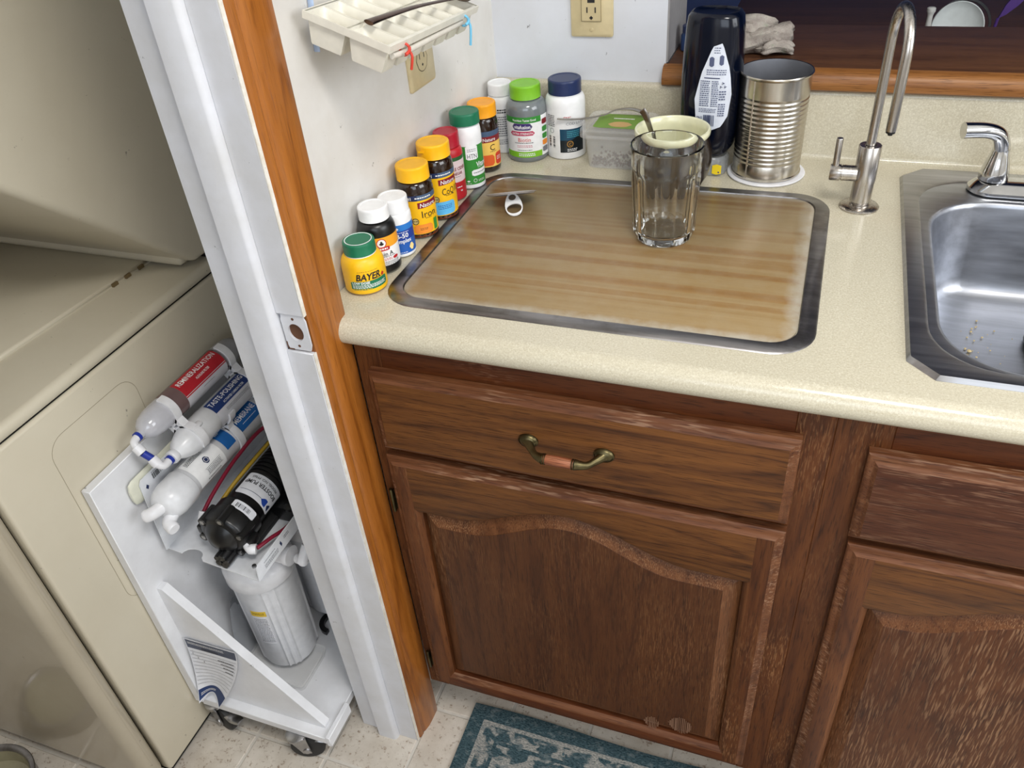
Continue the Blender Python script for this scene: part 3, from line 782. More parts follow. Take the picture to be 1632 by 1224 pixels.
p = [(0.89, 0.535, 0.936), (0.89, 0.535, 0.99)] + [(0.89, 0.46 + 0.075 * math.cos(math.radians(a)), 1.0 + 0.06 * math.sin(math.radians(a))) for a in range(10, 171, 16)]
MB().lathe((0.89, 0.535, 0.936), [(0.022, 0), (0.021, 0.02), (0.015, 0.04)], 24).tube(smoothpath(p, 3), 0.0125, 16).build('spout', CHROME, fc, 50)

# ================================================================== FILTERED-WATER FAUCET
rf = thing('filter_faucet', (0.6165, 0.4545, 0.914), 'slim brushed nickel gooseneck faucet with a short side lever, beside the sink', 'faucet')
fx, fy = 0.6165, 0.4545
MB().lathe((fx, fy, 0.9142), [(0.0268, 0), (0.0270, 0.0022), (0.0250, 0.0040), (0.0170, 0.0050)], 40).build('flange', NICKEL, rf)
MB().lathe((fx, fy, 0.9185), [(0.0142, 0), (0.0142, 0.002), (0.0125, 0.003), (0.0125, 0.005), (0.0142, 0.0065), (0.0142, 0.033), (0.0150, 0.038), (0.0150, 0.0865), (0.0142, 0.0875), (0.0078, 0.0876), (0.0078, 0.084)], 36).build('body', NICKEL, rf)
ex, ey = 0.0150, -0.0840; rr = math.hypot(ex, ey) / 2; z1 = 1.146
path = [(fx, fy, 1.0), (fx, fy, 1.07), (fx, fy, 1.11)]
for k in range(0, 17):
    a = PI * k / 16; q = (1 - math.cos(a)) / 2
    path.append((fx + ex * q, fy + ey * q, z1 + rr * 1.08 * math.sin(a)))
path += [(fx + ex, fy + ey, 1.11), (fx + ex, fy + ey + 0.002, 1.057)]
mb = MB().tube(path, 0.0064, 18)
mb.build('spout', NICKEL, rf, 50)
MB().lathe((fx + ex, fy + ey + 0.002, 1.0572), [(0.0058, 0), (0.0058, -0.003), (0.003, -0.0035), (0.003, -0.006)], 14).build('aerator', BLACK, rf)
MB().lathe((fx - 0.011, fy - 0.006, 0.9665), [(0.0108, 0), (0.0110, 0.020), (0.0100, 0.0205), (0.0100, 0.0215), (0.0115, 0.022), (0.0115, 0.0345), (0.0105, 0.036)], 28, 0, (-1, 0, 0)).build('lever_hub', NICKEL, rf)
MB().lathe((fx - 0.0405, fy - 0.006, 0.976), [(0.0046, 0), (0.0046, 0.038), (0.0040, 0.0395)], 18).build('lever', NICKEL, rf)

# ================================================================== BOTTLES
BG = 'supplement bottles lined up by the walls'
YEL = (247, 190, 20); YELM = plain(YEL, 0.4); CAPY = plain((250, 186, 18), 0.38); CAPY2 = plain((246, 164, 20), 0.38)
GRN = plain((22, 112, 78), 0.4); NAVY = plain((34, 48, 88), 0.35); RED = plain((186, 30, 40), 0.4); MAROON = plain((128, 24, 34), 0.45)
INK = plain((26, 26, 30), 0.5); GREY = plain((120, 120, 126), 0.5); ORG = plain((236, 142, 48), 0.45); SKY = plain((96, 184, 232), 0.45)
BLUEL = plain((32, 92, 176), 0.4); BLUED = plain((28, 62, 150), 0.4); LBLUE = plain((40, 120, 200), 0.4); CREAM = plain((250, 222, 150), 0.5)
LGRN = plain((126, 190, 40), 0.4); GRN2 = plain((52, 138, 52), 0.42); GRND = plain((40, 92, 46), 0.45); WHT = plain((240, 240, 240), 0.4)
SLATE = plain((70, 92, 120), 0.45); TEAL = plain((20, 70, 96), 0.35); TEALK = plain((14, 26, 32), 0.3); PURP = plain((60, 44, 110), 0.4)
PINK = plain((186, 40, 84), 0.45); GOLD = plain((190, 140, 60), 0.4); ORANGED = plain((226, 96, 40), 0.45)
def cap_on(mb, c, z0, R, h, seg=96, ridges=True, rim=0.0):
    mod = (lambda k, hh: (1.0 if k % 2 else 0.985) if 0.0008 < hh < h - 0.0035 else 1.0) if ridges else None
    mb.lathe((c[0], c[1], z0), [(R * 0.9, 0), (R, 0.0005), (R, 0.001), (R, h - 0.004), (R, h - 0.0025), (R * 0.975, h - 0.0008), (R * 0.93, h), (R * 0.80, h), (R * 0.78, h - 0.0006)], seg, 0, (0, 0, 1), mod)
def bottle(label, c, R, H, Rc, capH, body, cap, h_sh, neck=None, band=None, rim_top=None, foot=0.003, ridges=True, waist=None, zb=0.9166, name='pill_bottle', group=BG):
    """c=(x,y); h_sh: height where the straight side ends; returns the thing and a decal maker"""
    root = thing(name, (c[0], c[1], zb), label, 'bottle', group)
    neck = neck or Rc * 0.88
    zc = H - capH
    prof = [(R * 0.80, 0.0), (R * 0.93, 0.0003), (R * 0.985, foot * 0.5), (R, foot)]
    prof += [(R, h_sh)]
    top = zc - 0.0012
    for k in range(1, 9):
        t = k / 8
        prof.append((R + (neck - R) * (1 - math.cos(t * PI / 2)), h_sh + (top - h_sh) * math.sin(t * PI / 2) ** 0.9))
    prof += [(neck, top + 0.001), (neck * 0.98, zc + 0.003)]
    MB().lathe((c[0], c[1], zb), prof, 56).build('body', body, root)
    mb = MB(); cap_on(mb, c, zb + zc, Rc, capH, 96, ridges)
    cp = mb.build('cap', cap, root, 30)
    if band: MB().lathe((c[0], c[1], zb + zc - band[0]), [(Rc * band[1], 0), (Rc * band[1], band[0] - 0.0004)], 48).build('neck_band', band[2], root)
    root['_top'] = 0
    del root['_top']
    return root, (lambda az: Decal(on_cylinder((c[0], c[1], zb), R, az), 0.0035)), cp
def camaz(c): return math.degrees(math.atan2(-0.7243 - c[1], 0.5475 - c[0]))

# short yellow bottle with a green cap
c = (0.0080, 0.0940)
b, D, cp = bottle('short yellow pill bottle with ringed green cap, nearest the door frame', c, 0.0284, 0.0677, 0.0212, 0.0165, YELM, GRN, 0.033, band=(0.0042, 0.97, WHT))
MB().lathe((c[0], c[1], 0.9166 + 0.0677), [(0.0180, -0.0001), (0.0180, 0.0003), (0.0169, 0.0003), (0.0169, -0.0001)], 48, 0, cap0=False, cap1=False).build('cap_ring', WHT, b)
d = D(camaz(c) + 3)
d.rrect(-0.024, 0.030, 0.0075, 0.0200, 0.002, GRN)
d.text('BAYER', 0.002, 0.0265, 0.0095, INK, w=0.034, bold=0.03, shear=0.22)
d.text('LOW DOSE', -0.0215, 0.0180, 0.0034, WHT, bold=0.03, align='L', shear=0.1)
d.lines(-0.0215, 0.026, 0.0100, 0.0155, 3, WHT, 0.5, 4); d.lines(-0.0215, 0.004, 0.0078, 0.0096, 1, YELM, 0.5, 5)
d.lines(0.010, 0.022, 0.0208, 0.0222, 1, INK, 0.6, 6); d.lines(-0.012, 0.016, 0.0335, 0.0345, 1, INK, 0.4, 7)
d.disc(0.0235, 0.0235, 0.003, RED)
d.build('label', b)
# black bottle, white cap
c = (0.0060, 0.1463)
b, D, cp = bottle('black pill bottle with white cap and an orange and white label', c, 0.0258, 0.0914, 0.0204, 0.0185, BLACK, WHT, 0.057)
d = D(camaz(c) + 8)
d.rect(-0.036, 0.036, 0.012, 0.038, WHT); d.rect(-0.036, 0.036, 0.038, 0.054, plain((244, 164, 40), 0.4))
d.disc(-0.001, 0.0455, 0.0065, WHT); d.ring(-0.001, 0.0455, 0.0068, 0.0010, RED); d.disc(-0.001, 0.0448, 0.0035, INK, 0.002); d.disc(-0.001, 0.0475, 0.0017, INK)
d.rrect(-0.0115, 0.0095, 0.0345, 0.0405, 0.001, RED); d.lines(-0.010, 0.008, 0.0358, 0.0392, 1, WHT, 0.7, 3)
d.text('Vitamin A', -0.0035, 0.0297, 0.0064, INK, w=0.034, bold=0.004)
d.lines(-0.016, 0.018, 0.0240, 0.0265, 1, GREY, 0.4, 8); d.lines(-0.012, 0.012, 0.0195, 0.0235, 2, RED, 0.4, 9)
d.rrect(0.0125, 0.021, 0.019, 0.0235, 0.001, RED); d.lines(-0.016, 0.022, 0.0125, 0.0185, 4, INK, 0.4, 10)
d.build('label', b)
# white bottle, blue label
c = (0.0122, 0.1905)
b, D, cp = bottle('slim white pill bottle with a two-tone blue label, behind the black one', c, 0.0219, 0.0850, 0.0204, 0.0200, WHT, WHT, 0.056, neck=0.0195)
d = D(camaz(c) + 8)
d.rect(-0.030, 0.032, 0.0055, 0.049, BLUEL); d.rect(-0.030, 0.032, 0.0265, 0.0405, BLUED); d.rect(-0.030, 0.032, 0.0405, 0.0495, LBLUE)
d.text('B-50', 0.0020, 0.0330, 0.0068, WHT, bold=0.02, w=0.018); d.text('Complex', 0.0005, 0.0252, 0.0062, WHT, bold=0.02, w=0.029)
d.lines(-0.012, 0.012, 0.0372, 0.0388, 1, WHT, 0.5, 4); d.disc(0.0145, 0.014, 0.0045, CREAM, 0.0055)
d.lines(-0.012, 0.006, 0.0070, 0.0085, 1, WHT, 0.5, 4); d.disc(-0.004, 0.0440, 0.002, WHT)
d.build('label', b)
# two matching amber bottles with yellow caps
AMB = plain((34, 17, 9), 0.1, coat=0.5); AMBF = plain((92, 44, 16), 0.2)
def amber(label, c, R, H, Rc, word, sub, subm, h_lab, cap, az, capH=0.0215):
    b, D, cp = bottle(label, c, R, H, Rc, capH, AMB, cap, H - capH - 0.0195, foot=0.004)
    MB().lathe((c[0], c[1], 0.9166), [(R * 0.9, 0.0002), (R * 1.004, 0.001), (R * 1.006, 0.0048), (R * 0.99, 0.0055)], 80, 0, mod=lambda k, h: 1.0 if k % 4 < 2 else 0.988, cap0=False, cap1=False).build('foot_ring', AMBF, b)
    d = D(camaz(c) + az)
    t = h_lab
    d.rect(-R * 1.5, R * 1.5, 0.0065, t, YELM)
    d.rect(-R * 0.62, R * 1.5, t - 0.0075, t + 0.0005, SLATE)
    d.rect(-R * 0.62, R * 0.05, t - 0.0075, t + 0.0005, NAVY)
    d.text('#1', -R * 0.40, t - 0.0036, 0.0046, WHT, bold=0.02); d.lines(-R * 0.08, R * 0.9, t - 0.0052, t - 0.0018, 1, WHT, 0.5, 6)
    d.shape([(R * 0.02, t - 0.0195), (R * 1.35, t - 0.0185), (R * 1.35, t - 0.0095), (R * 0.02, t - 0.0105)], MAROON)
    d.text('Nature', R * 0.14, t - 0.0148, 0.0064, WHT, bold=0.008, align='L', shear=0.12)
    return b, d, t
c = (0.0142, 0.2555)
b, d, t = amber('amber pill bottle with yellow cap and a yellow label with an orange box', c, 0.0263, 0.1048, 0.0236, 'Iron', None, None, 0.0655, CAPY, -2)
d.text('Iron', 0.0165, t - 0.0285, 0.0108, INK, bold=0.0, align='C'); d.lines(0.010, 0.020, t - 0.036, t - 0.0345, 1, INK, 0.6, 7)
d.disc(-0.0055, 0.0270, 0.0046, plain((196, 176, 110), 0.4)); d.ring(-0.0055, 0.0270, 0.0050, 0.0010, INK); d.lines(-0.0095, -0.0015, 0.0262, 0.0278, 1, INK, 0.7, 2)
d.rrect(-0.0085, 0.0195, 0.0075, 0.0215, 0.0035, ORG); d.lines(0.000, 0.012, 0.0125, 0.0165, 2, INK, 0.35, 3); d.rect(0.0225, 0.030, 0.0085, 0.026, GRN2)
d.build('label', b)
c = (0.0202, 0.3175)
b, d, t = amber('tallest amber bottle with a yellow flip cap and a sky blue box on its label', c, 0.0264, 0.1137, 0.0244, 'CoQ', None, None, 0.0735, CAPY, 0)
d.text('CoQ10', 0.0200, t - 0.0295, 0.0108, INK, bold=0.0, w=0.031); d.lines(0.010, 0.022, t - 0.037, t - 0.0355, 1, INK, 0.6, 7)
d.disc(-0.0055, 0.0330, 0.0046, plain((196, 176, 110), 0.4)); d.ring(-0.0055, 0.0330, 0.0050, 0.0010, INK); d.lines(-0.0095, -0.0015, 0.0322, 0.0338, 1, INK, 0.7, 2)
d.rrect(-0.0090, 0.0235, 0.0080, 0.0285, 0.004, SKY); d.lines(-0.004, 0.018, 0.0165, 0.0240, 3, BLUED, 0.4, 3)
d.build('label', b)
MB().box(c[0] - 0.012, c[0] - 0.004, c[1] - 0.0254, c[1] - 0.0235, 1.0205, 1.0225).build('thumb_tab', CAPY, b)
# red bottle
c = (0.0140, 0.3775)
b, D, cp = bottle('red-capped bottle with red apple label, half hidden behind the white one', c, 0.0226, 0.1060, 0.0197, 0.0225, RED, plain((172, 22, 44), 0.35), 0.071)
d = D(camaz(c) + 14)
d.rect(-0.030, 0.032, 0.004, 0.030, RED); d.rect(-0.030, 0.032, 0.030, 0.064, plain((226, 206, 206), 0.45)); d.rect(-0.030, 0.032, 0.064, 0.070, GRND)
d.text('APPLE CIDER', 0.006, 0.0515, 0.0052, MAROON, bold=0.02, w=0.034); d.text('VINEGAR', 0.005, 0.0440, 0.0046, MAROON, bold=0.015, w=0.020); d.lines(0.0, 0.012, 0.0380, 0.0395, 1, GREY, 0.6)
d.disc(-0.006, 0.029, 0.008, plain((198, 40, 40), 0.4)); d.lines(0.003, 0.012, 0.020, 0.023, 1, WHT, 0.5); d.text('90', 0.010, 0.0155, 0.003, WHT)
d.build('label', b)
# white bottle with green cap and label
c = (0.0256, 0.4275)
b, D, cp = bottle('white bottle with dark green cap and a bright green leaf label', c, 0.0236, 0.1198, 0.0235, 0.0185, WHT, GRN, 0.082, neck=0.0195, ridges=False)
d = D(camaz(c) + 4)
d.rect(-0.0155, 0.0315, 0.0075, 0.0705, GRN2); d.rrect(-0.006, 0.0140, 0.0485, 0.0712, 0.002, WHT)
d.text('HTN', 0.004, 0.0545, 0.0078, INK, bold=-0.004, w=0.0155); d.lines(-0.003, 0.011, 0.0610, 0.0665, 2, GREY, 0.4)
d.text('Vitamin', 0.0225, 0.0400, 0.0082, WHT, bold=0.02, w=0.026); d.lines(0.012, 0.026, 0.0338, 0.0352, 1, WHT, 0.5)
d.rrect(0.0010, 0.0315, 0.0215, 0.0315, 0.002, WHT); d.lines(0.004, 0.028, 0.0255, 0.0275, 1, INK, 0.6)
d.disc(-0.0055, 0.0135, 0.003, WHT, 0.0016); d.ring(0.0055, 0.0140, 0.003, 0.0006, WHT); d.lines(-0.010, 0.000, 0.0092, 0.0104, 1, WHT, 0.5); d.lines(0.011, 0.024, 0.0110, 0.0150, 2, WHT, 0.4)
d.build('label', b)
# amber C bottle
c = (0.0266, 0.4965)
b, D, cp = bottle('amber bottle with orange-yellow cap, letter C on the label, by the corner', c, 0.0245, 0.1105, 0.0234, 0.0215, AMB, CAPY2, 0.0700, foot=0.004)
d = D(camaz(c) + 22)
d.rect(-0.034, 0.026, 0.0085, 0.0640, plain((244, 200, 96), 0.42)); d.rect(-0.034, 0.026, 0.0600, 0.0685, SLATE); d.rect(-0.034, 0.026, 0.0500, 0.0600, MAROON)
d.text('Nature', -0.0015, 0.0550, 0.0058, WHT, bold=0.01, w=0.022); d.text('C', 0.0030, 0.0415, 0.0105, INK, bold=0.0); d.lines(-0.002, 0.010, 0.0335, 0.0350, 1, INK, 0.6)
d.rrect(-0.0215, 0.0050, 0.0105, 0.0290, 0.004, ORANGED); d.rrect(0.0075, 0.024, 0.0105, 0.0310, 0.003, plain((214, 60, 40), 0.4)); d.lines(0.010, 0.020, 0.018, 0.025, 3, WHT, 0.4)
d.build('label', b)
# white bottle in the corner
c = (0.0262, 0.5835)
b, D, cp = bottle('plain white capped bottle in the wall corner, fine grey print', c, 0.0236, 0.1171, 0.0203, 0.0195, WHT, WHT, 0.082, zb=0.9142)
d = D(camaz(c) + 25)
d.lines(-0.018, 0.016, 0.070, 0.078, 2, INK, 0.6, 2); d.lines(-0.018, 0.016, 0.030, 0.066, 9, GREY, 0.5, 3); d.lines(-0.018, 0.016, 0.016, 0.026, 3, GREY, 0.4, 4)
d.build('label', b)
# clear grey bottle with lime cap
c = (0.0797, 0.5620)
GREYB = plain((116, 122, 124), 0.12, coat=0.5)
b, D, cp = bottle('stout grey bottle with lime green cap and a white and green label', c, 0.0350, 0.1243, 0.0255, 0.0225, GREYB, LGRN, 0.083, foot=0.006, zb=0.9142)
d = D(camaz(c) - 2)
d.rect(-0.043, 0.044, 0.0095, 0.0775, WHT); d.rect(-0.043, 0.026, 0.0680, 0.0780, GRN2); d.rect(-0.043, 0.026, 0.0095, 0.0195, LGRN)
d.text('Nutrition Tastes Good', -0.004, 0.0730, 0.0038, WHT, bold=0.015, w=0.040)
d.rrect(-0.0255, 0.0095, 0.0560, 0.0680, 0.0055, GREY); d.rrect(-0.0245, 0.0085, 0.0568, 0.0672, 0.005, PURP); d.text('vitafusion', -0.008, 0.0620, 0.0062, WHT, bold=0.02, w=0.028)
d.rrect(-0.0300, 0.0130, 0.0470, 0.0545, 0.0035, PINK); d.text('EXTRA STRENGTH', -0.008, 0.0508, 0.0036, WHT, bold=0.02, w=0.036)
d.text('Biotin', -0.0050, 0.0405, 0.0072, plain((214, 84, 76), 0.45), bold=0.0, w=0.021)
d.lines(-0.022, 0.010, 0.0335, 0.0358, 1, GREY, 0.6, 3); d.lines(-0.018, 0.008, 0.0265, 0.0315, 2, PINK, 0.35, 4); d.lines(-0.018, 0.008, 0.0215, 0.0232, 1, GRND, 0.6, 3)
d.lines(-0.016, 0.012, 0.0115, 0.0175, 2, WHT, 0.5, 6)
for q, m in ((0.0665, MAROON), (0.0540, GRN2), (0.0420, GRN2), (0.0310, ORG), (0.0195, GREY)): d.rrect(0.0275, 0.040, q - 0.0045, q + 0.0045, 0.001, m)
d.build('label', b)
# white bottle with navy cap
c = (0.1418, 0.5830)
b, D, cp = bottle('broad white bottle with navy cap and dark teal label, against the backsplash', c, 0.0332, 0.1283, 0.0275, 0.0235, WHT, NAVY, 0.090, neck=0.0262, zb=0.9142, ridges=False)
d = D(camaz(c) - 3)
d.text('GNC', 0.0040, 0.0720, 0.0040, RED, bold=0.03, w=0.013); d.text('COD LIVER', 0.0190, 0.0620, 0.0044, GREY, bold=-0.004, w=0.034)
d.rect(-0.009, 0.034, 0.0130, 0.0530, TEALK); d.shape([(-0.009, 0.034), (0.010, 0.034), (0.034, 0.046), (0.034, 0.053), (-0.009, 0.053)], TEAL)
d.lines(0.003, 0.024, 0.0380, 0.0505, 4, plain((86, 176, 190), 0.4), 0.4, 3); d.ring(0.008, 0.0275, 0.0055, 0.0011, GOLD); d.text('C', 0.008, 0.0275, 0.005, GOLD)
d.lines(0.003, 0.020, 0.0145, 0.0200, 2, WHT, 0.5, 5)
d.lines(-0.034, -0.018, 0.0560, 0.0760, 7, INK, 0.45, 8); d.ring(-0.024, 0.0495, 0.0042, 0.0007, GREY); d.barcode(-0.031, -0.018, 0.021, 0.041, INK, 12, 3, True)
d.build('label', b)

# ================================================================== THINGS ALONG THE BACK OF THE COUNTER
# lidded plastic box with seeds in it
bx = thing('food_container', (0.240, 0.570, 0.914), 'frosted square food container with green label lid, a few seeds inside', 'container')
def boxloop(d, z, r=0.014): return [(x, y, z) for x, y in rrect(0.1935 - d, 0.2850 + d, 0.5270 - d, 0.6030 + d, r, 4)]
MB().loops([boxloop(0, 0.9143), boxloop(0.0052, 0.970), boxloop(0.0045, 0.970), boxloop(-0.001, 0.9155)], 0, True, True, True).build('tub', FROST, bx)
MB().loops([boxloop(0.008, 0.964), boxloop(0.0115, 0.968), boxloop(0.0115, 0.9785), boxloop(0.009, 0.981), boxloop(0.004, 0.981), boxloop(0.001, 0.9785)], 0, True, False, True).build('lid', FROST, bx)
d = Decal(on_plane((0.240, 0.565, 0.9787), (1, 0, 0), (0, 1, 0)), 0.01)
d.rrect(-0.040, 0.040, -0.028, 0.036, 0.004, plain((112, 150, 56), 0.5)); d.disc(0.002, -0.010, 0.020, plain((196, 160, 104), 0.6), 0.012); d.lines(-0.014, 0.020, 0.012, 0.020, 1, WHT, 0.5, 3)
d.build('lid_label', bx)
mb = MB(); rd = random.Random(4)
for k in range(230):
    x, y = rd.uniform(0.198, 0.281), 0.5305 + abs(rd.gauss(0, 0.024))
    if y > 0.598: continue
    z = 0.9158 + rd.random() * rd.random() * 0.013; r = rd.uniform(0.0012, 0.0024)
    mb.lathe((x, y, z), [(r * .5, 0), (r, r * .8), (r * .4, r * 1.7)], 5)
tag(mb.build('seeds', plain((84, 54, 36), 0.8), bx, 30), None, None, None, 'stuff')
# fork lying over the box and the mug rim
mb = MB(); FZ = 0.9835
hp = smoothpath([(0.140, 0.541, 0.9880), (0.175, 0.553, 0.9855), (0.210, 0.574, 0.9860), (0.228, 0.585, 0.9915), (0.255, 0.590, 0.9925), (0.280, 0.588, 0.9855)], 6)
n = len(hp)
mb.tube(hp, [0.0030 + 0.0006 * math.sin(k * .3) + (0.009 * max(0, (k - n * 0.62) / n) if k > n * .62 else 0) for k in range(n)], 10, 0, True, 0.35, (0, 0, 1))
tag(mb.build('table_fork', metal('cutlery_steel', (168, 164, 158), 0.22, None, 0.05), None, 60, (0.20, 0.565, 0.982)), 'thin steel fork resting across the green lid of the food container', 'fork')
# brown mug, cream inside
MUGB = plain((26, 15, 12), 0.2, coat=0.2); MUGC = plain((226, 224, 190), 0.2, coat=0.4)
mc = (0.3440, 0.4570, 0.9172)
mg = thing('mug', mc, 'wide dark brown mug with cream inside and rim, behind the tumbler', 'mug')
MB().lathe(mc, [(0.034, 0), (0.040, 0.0015), (0.046, 0.012), (0.0560, 0.030), (0.0600, 0.050), (0.0590, 0.066), (0.0545, 0.080), (0.0525, 0.088)], 56, cap1=False).build('outer_wall', MUGB, mg)
MB().lathe(mc, [(0.0527, 0.0868), (0.0552, 0.0900), (0.0556, 0.0945), (0.0545, 0.0972), (0.0520, 0.0975), (0.0500, 0.0955), (0.0490, 0.085), (0.0500, 0.055), (0.044, 0.020), (0.030, 0.007), (0.002, 0.006)], 56, cap0=False).build('inner_glaze', MUGC, mg)
# spoon standing in the mug
mb = MB()
hp = smoothpath([(0.2990, 0.452, 1.0410), (0.3045, 0.451, 1.0335), (0.3120, 0.450, 1.0160), (0.3190, 0.450, 0.995), (0.330, 0.452, 0.958), (0.336, 0.453, 0.938)], 6)
n = len(hp)
mb.tube(hp, [0.0062 - 0.0032 * min(1, k / (n * 0.62)) if k else 0.004 for k in range(n)], 12, 0, True, 0.25, (0, 1, 0.3))
mb.lathe((0.338, 0.4535, 0.9335), [(0.001, -0.0072), (0.008, -0.005), (0.0105, 0.0), (0.008, 0.004), (0.001, 0.006)], 18)
tag(mb.build('teaspoon', metal('dark_cutlery', (140, 134, 128), 0.2, None, 0.06), None, 60, (0.338, 0.4535, 0.926)), 'steel teaspoon standing in the brown mug', 'spoon')
# clear faceted tumbler
gc = (0.3640, 0.3075, 0.9167); NF = 10; SEG = 120
def facet(k, hgt, R):
    a = (k / SEG * 2 * PI) % (2 * PI / NF) - PI / NF
    f = math.cos(PI / NF) / math.cos(a)
    top = 0.094 + 0.010 * math.cos(a * NF / 2) ** 0.5      # arched top of each flat
    w = min(1, max(0, (top - hgt) / 0.004)) * min(1, max(0, (hgt) / 0.006))
    return 1 + (f * 1.012 - 1) * w
op = [(0.030, 0.0), (0.036, 0.0008), (0.0405, 0.006)] + [(0.0412 + 0.0062 * h / 0.134, h) for h in (0.012, 0.02, 0.04, 0.06, 0.08, 0.088, 0.091, 0.094, 0.097, 0.100, 0.103, 0.106, 0.109, 0.114, 0.124)] + [(0.0478, 0.130), (0.0480, 0.1325), (0.0470, 0.1340)]
ip = [(0.0456, 0.1335), (0.0448, 0.131), (0.0440, 0.115), (0.0424, 0.08), (0.0398, 0.03), (0.0385, 0.017), (0.034, 0.0115), (0.020, 0.0105), (0.002, 0.0115)]
L = []
for R, h in op: L.append([(gc[0] + R * facet(k, h, R) * math.cos(2 * PI * k / SEG + 0.2), gc[1] + R * facet(k, h, R) * math.sin(2 * PI * k / SEG + 0.2), gc[2] + h) for k in range(SEG)])
for R, h in ip: L.append([(gc[0] + R * math.cos(2 * PI * k / SEG + 0.2), gc[1] + R * math.sin(2 * PI * k / SEG + 0.2), gc[2] + h) for k in range(SEG)])
tag(MB().loops(L, 0, True, True, True).build('tumbler', GLASS, None, 25, gc), 'empty clear faceted glass tumbler standing on the cutting board', 'glass')
# can lid with its pull ring, on the board
ld = thing('can_lid', (0.118, 0.352, 0.9165), 'round aluminium can lid with white pull ring, tilted on the cutting board', 'can lid')
# the lid leans on its ring, its rear edge on the board, so that the room sees it almost edge-on
cL = Vector((0.1190, 0.3640, 0.9345)); eu = Vector((0.950, 0.300, 0.045)).normalized()
hv = Vector((-0.300, 0.950, 0)).normalized(); dn = (hv * 0.900 + Vector((0, 0, -0.434))).normalized()
nv = eu.cross(dn).normalized()
if nv.z < 0: nv = -nv
MB().lathe(cL, [(0.0002, -0.0002), (0.030, -0.0002), (0.032, -0.0016), (0.0345, -0.0016), (0.0375, 0.0010), (0.0388, 0.0008), (0.0391, 0.0014), (0.0375, 0.0018), (0.0345, -0.0006), (0.032, -0.0006), (0.030, 0.0008), (0.0002, 0.0008)], 56, 0, nv).build('lid_disc', ALU, ld)
foot = Vector((0.1395, 0.3230, 0.9172))
rv_ = (foot - (cL + nv * 0.001)).normalized(); ring_c = cL + nv * 0.001 + rv_ * 0.0205
ru = (eu - rv_ * eu.dot(rv_)).normalized(); rn = ru.cross(rv_).normalized()
def tabpt(u, v, h): return ring_c + ru * u + rv_ * v + rn * h
N = 48
def hoop(cu, cv, au, av): return [(cu + au * math.cos(2 * PI * k / N), cv + av * math.sin(2 * PI * k / N)) for k in range(N)]
outl = [((0.0128 + 0.0034 * math.sin(2 * PI * k / N)) * math.cos(2 * PI * k / N), 0.0245 * math.sin(2 * PI * k / N) + 0.002) for k in range(N)]
inl = hoop(0, 0.0115, 0.0112, 0.0102)
mb = MB().loops([[tabpt(u, v, 0.0006) for u, v in outl], [tabpt(u * .95, v * .96, 0.0016) for u, v in outl], [tabpt(u * 1.04, v, 0.0016) for u, v in inl], [tabpt(u, v, 0.0006) for u, v in inl], [tabpt(u, v, -0.0006) for u, v in inl], [tabpt(u, v, -0.0006) for u, v in outl]], 0, True, wrap=True)
mb.build('pull_ring', plain((240, 240, 240), 0.3), ld)
for sg in (1, -1): MB().lathe(ring_c + rv_ * -0.0098 + rn * 0.0016 * sg, [(0.0055, -0.0002), (0.0055, 0.0002)], 24, 0, rn).build('rivet_recess', plain((84, 72, 60), 0.5), ld)

# inverted dish-soap bottle
SOAP = plain((5, 11, 27), 0.16, spec=0.35, coat=0.1)
ds = thing('dish_soap_bottle', (0.3835, 0.5538, 0.914), 'tall dark blue dish soap bottle standing upside down on its clear cap', 'bottle')
yaw = math.radians(-7)
def soaploop(a, b, z, dx=0.0, dy=0.0, n=44, e=2.7):
    P_ = []
    for k in range(n):
        t = 2 * PI * k / n; c_, s_ = math.cos(t), math.sin(t)
        x = a * math.copysign(abs(c_) ** (2 / e), c_); y = b * math.copysign(abs(s_) ** (2 / e), s_)
        P_.append((0.3835 + dx + x * math.cos(yaw) - y * math.sin(yaw), 0.5538 + dy + x * math.sin(yaw) + y * math.cos(yaw), 0.914 + z))
    return P_
MB().loops([soaploop(0.031, 0.026, 0.0004), soaploop(0.0345, 0.0285, 0.002), soaploop(0.0345, 0.0285, 0.024), soaploop(0.031, 0.025, 0.0285), soaploop(0.026, 0.022, 0.0290)], 0, True, True, True).build('cap', FROST2, ds)
d = Decal(lambda u, v, l: (0.3835 + 0.020 + u, 0.5538 - 0.0300 - l + 0.05 * u, 0.914 + v), 0.01)
d.rrect(-0.006, 0.008, 0.004, 0.021, 0.002, plain((236, 206, 30), 0.4)); d.disc(0.004, 0.008, 0.0016, PURP)
d.build('cap_sticker', ds)
sp = [(0.024, 0.022, 0.029), (0.033, 0.027, 0.034), (0.0405, 0.030, 0.046), (0.0435, 0.032, 0.070), (0.0450, 0.033, 0.110), (0.0448, 0.033, 0.150), (0.0432, 0.032, 0.190), (0.0415, 0.031, 0.220), (0.0395, 0.030, 0.234), (0.0350, 0.027, 0.2395), (0.0325, 0.0255, 0.2400), (0.030, 0.024, 0.2375), (0.020, 0.016, 0.2365)]
MB().loops([soaploop(*q) for q in sp], 0, True, True, True).build('body', SOAP, ds, 50)
def soapface(u, v, l):
    h = v
    for k in range(len(sp) - 1):
        if sp[k][2] <= h <= sp[k + 1][2]:
            t = (h - sp[k][2]) / (sp[k + 1][2] - sp[k][2]); a = sp[k][0] + (sp[k + 1][0] - sp[k][0]) * t; b = sp[k][1] + (sp[k + 1][1] - sp[k][1]) * t; break
    y = -b * max(0.0, 1 - abs(u / a) ** 2.7) ** (1 / 2.7) - l * 3 - 0.0004
    return (0.3835 + u * math.cos(yaw) - y * math.sin(yaw), 0.5538 + u * math.sin(yaw) + y * math.cos(yaw), 0.914 + v)
d = Decal(soapface, 0.003); d.rows = 14
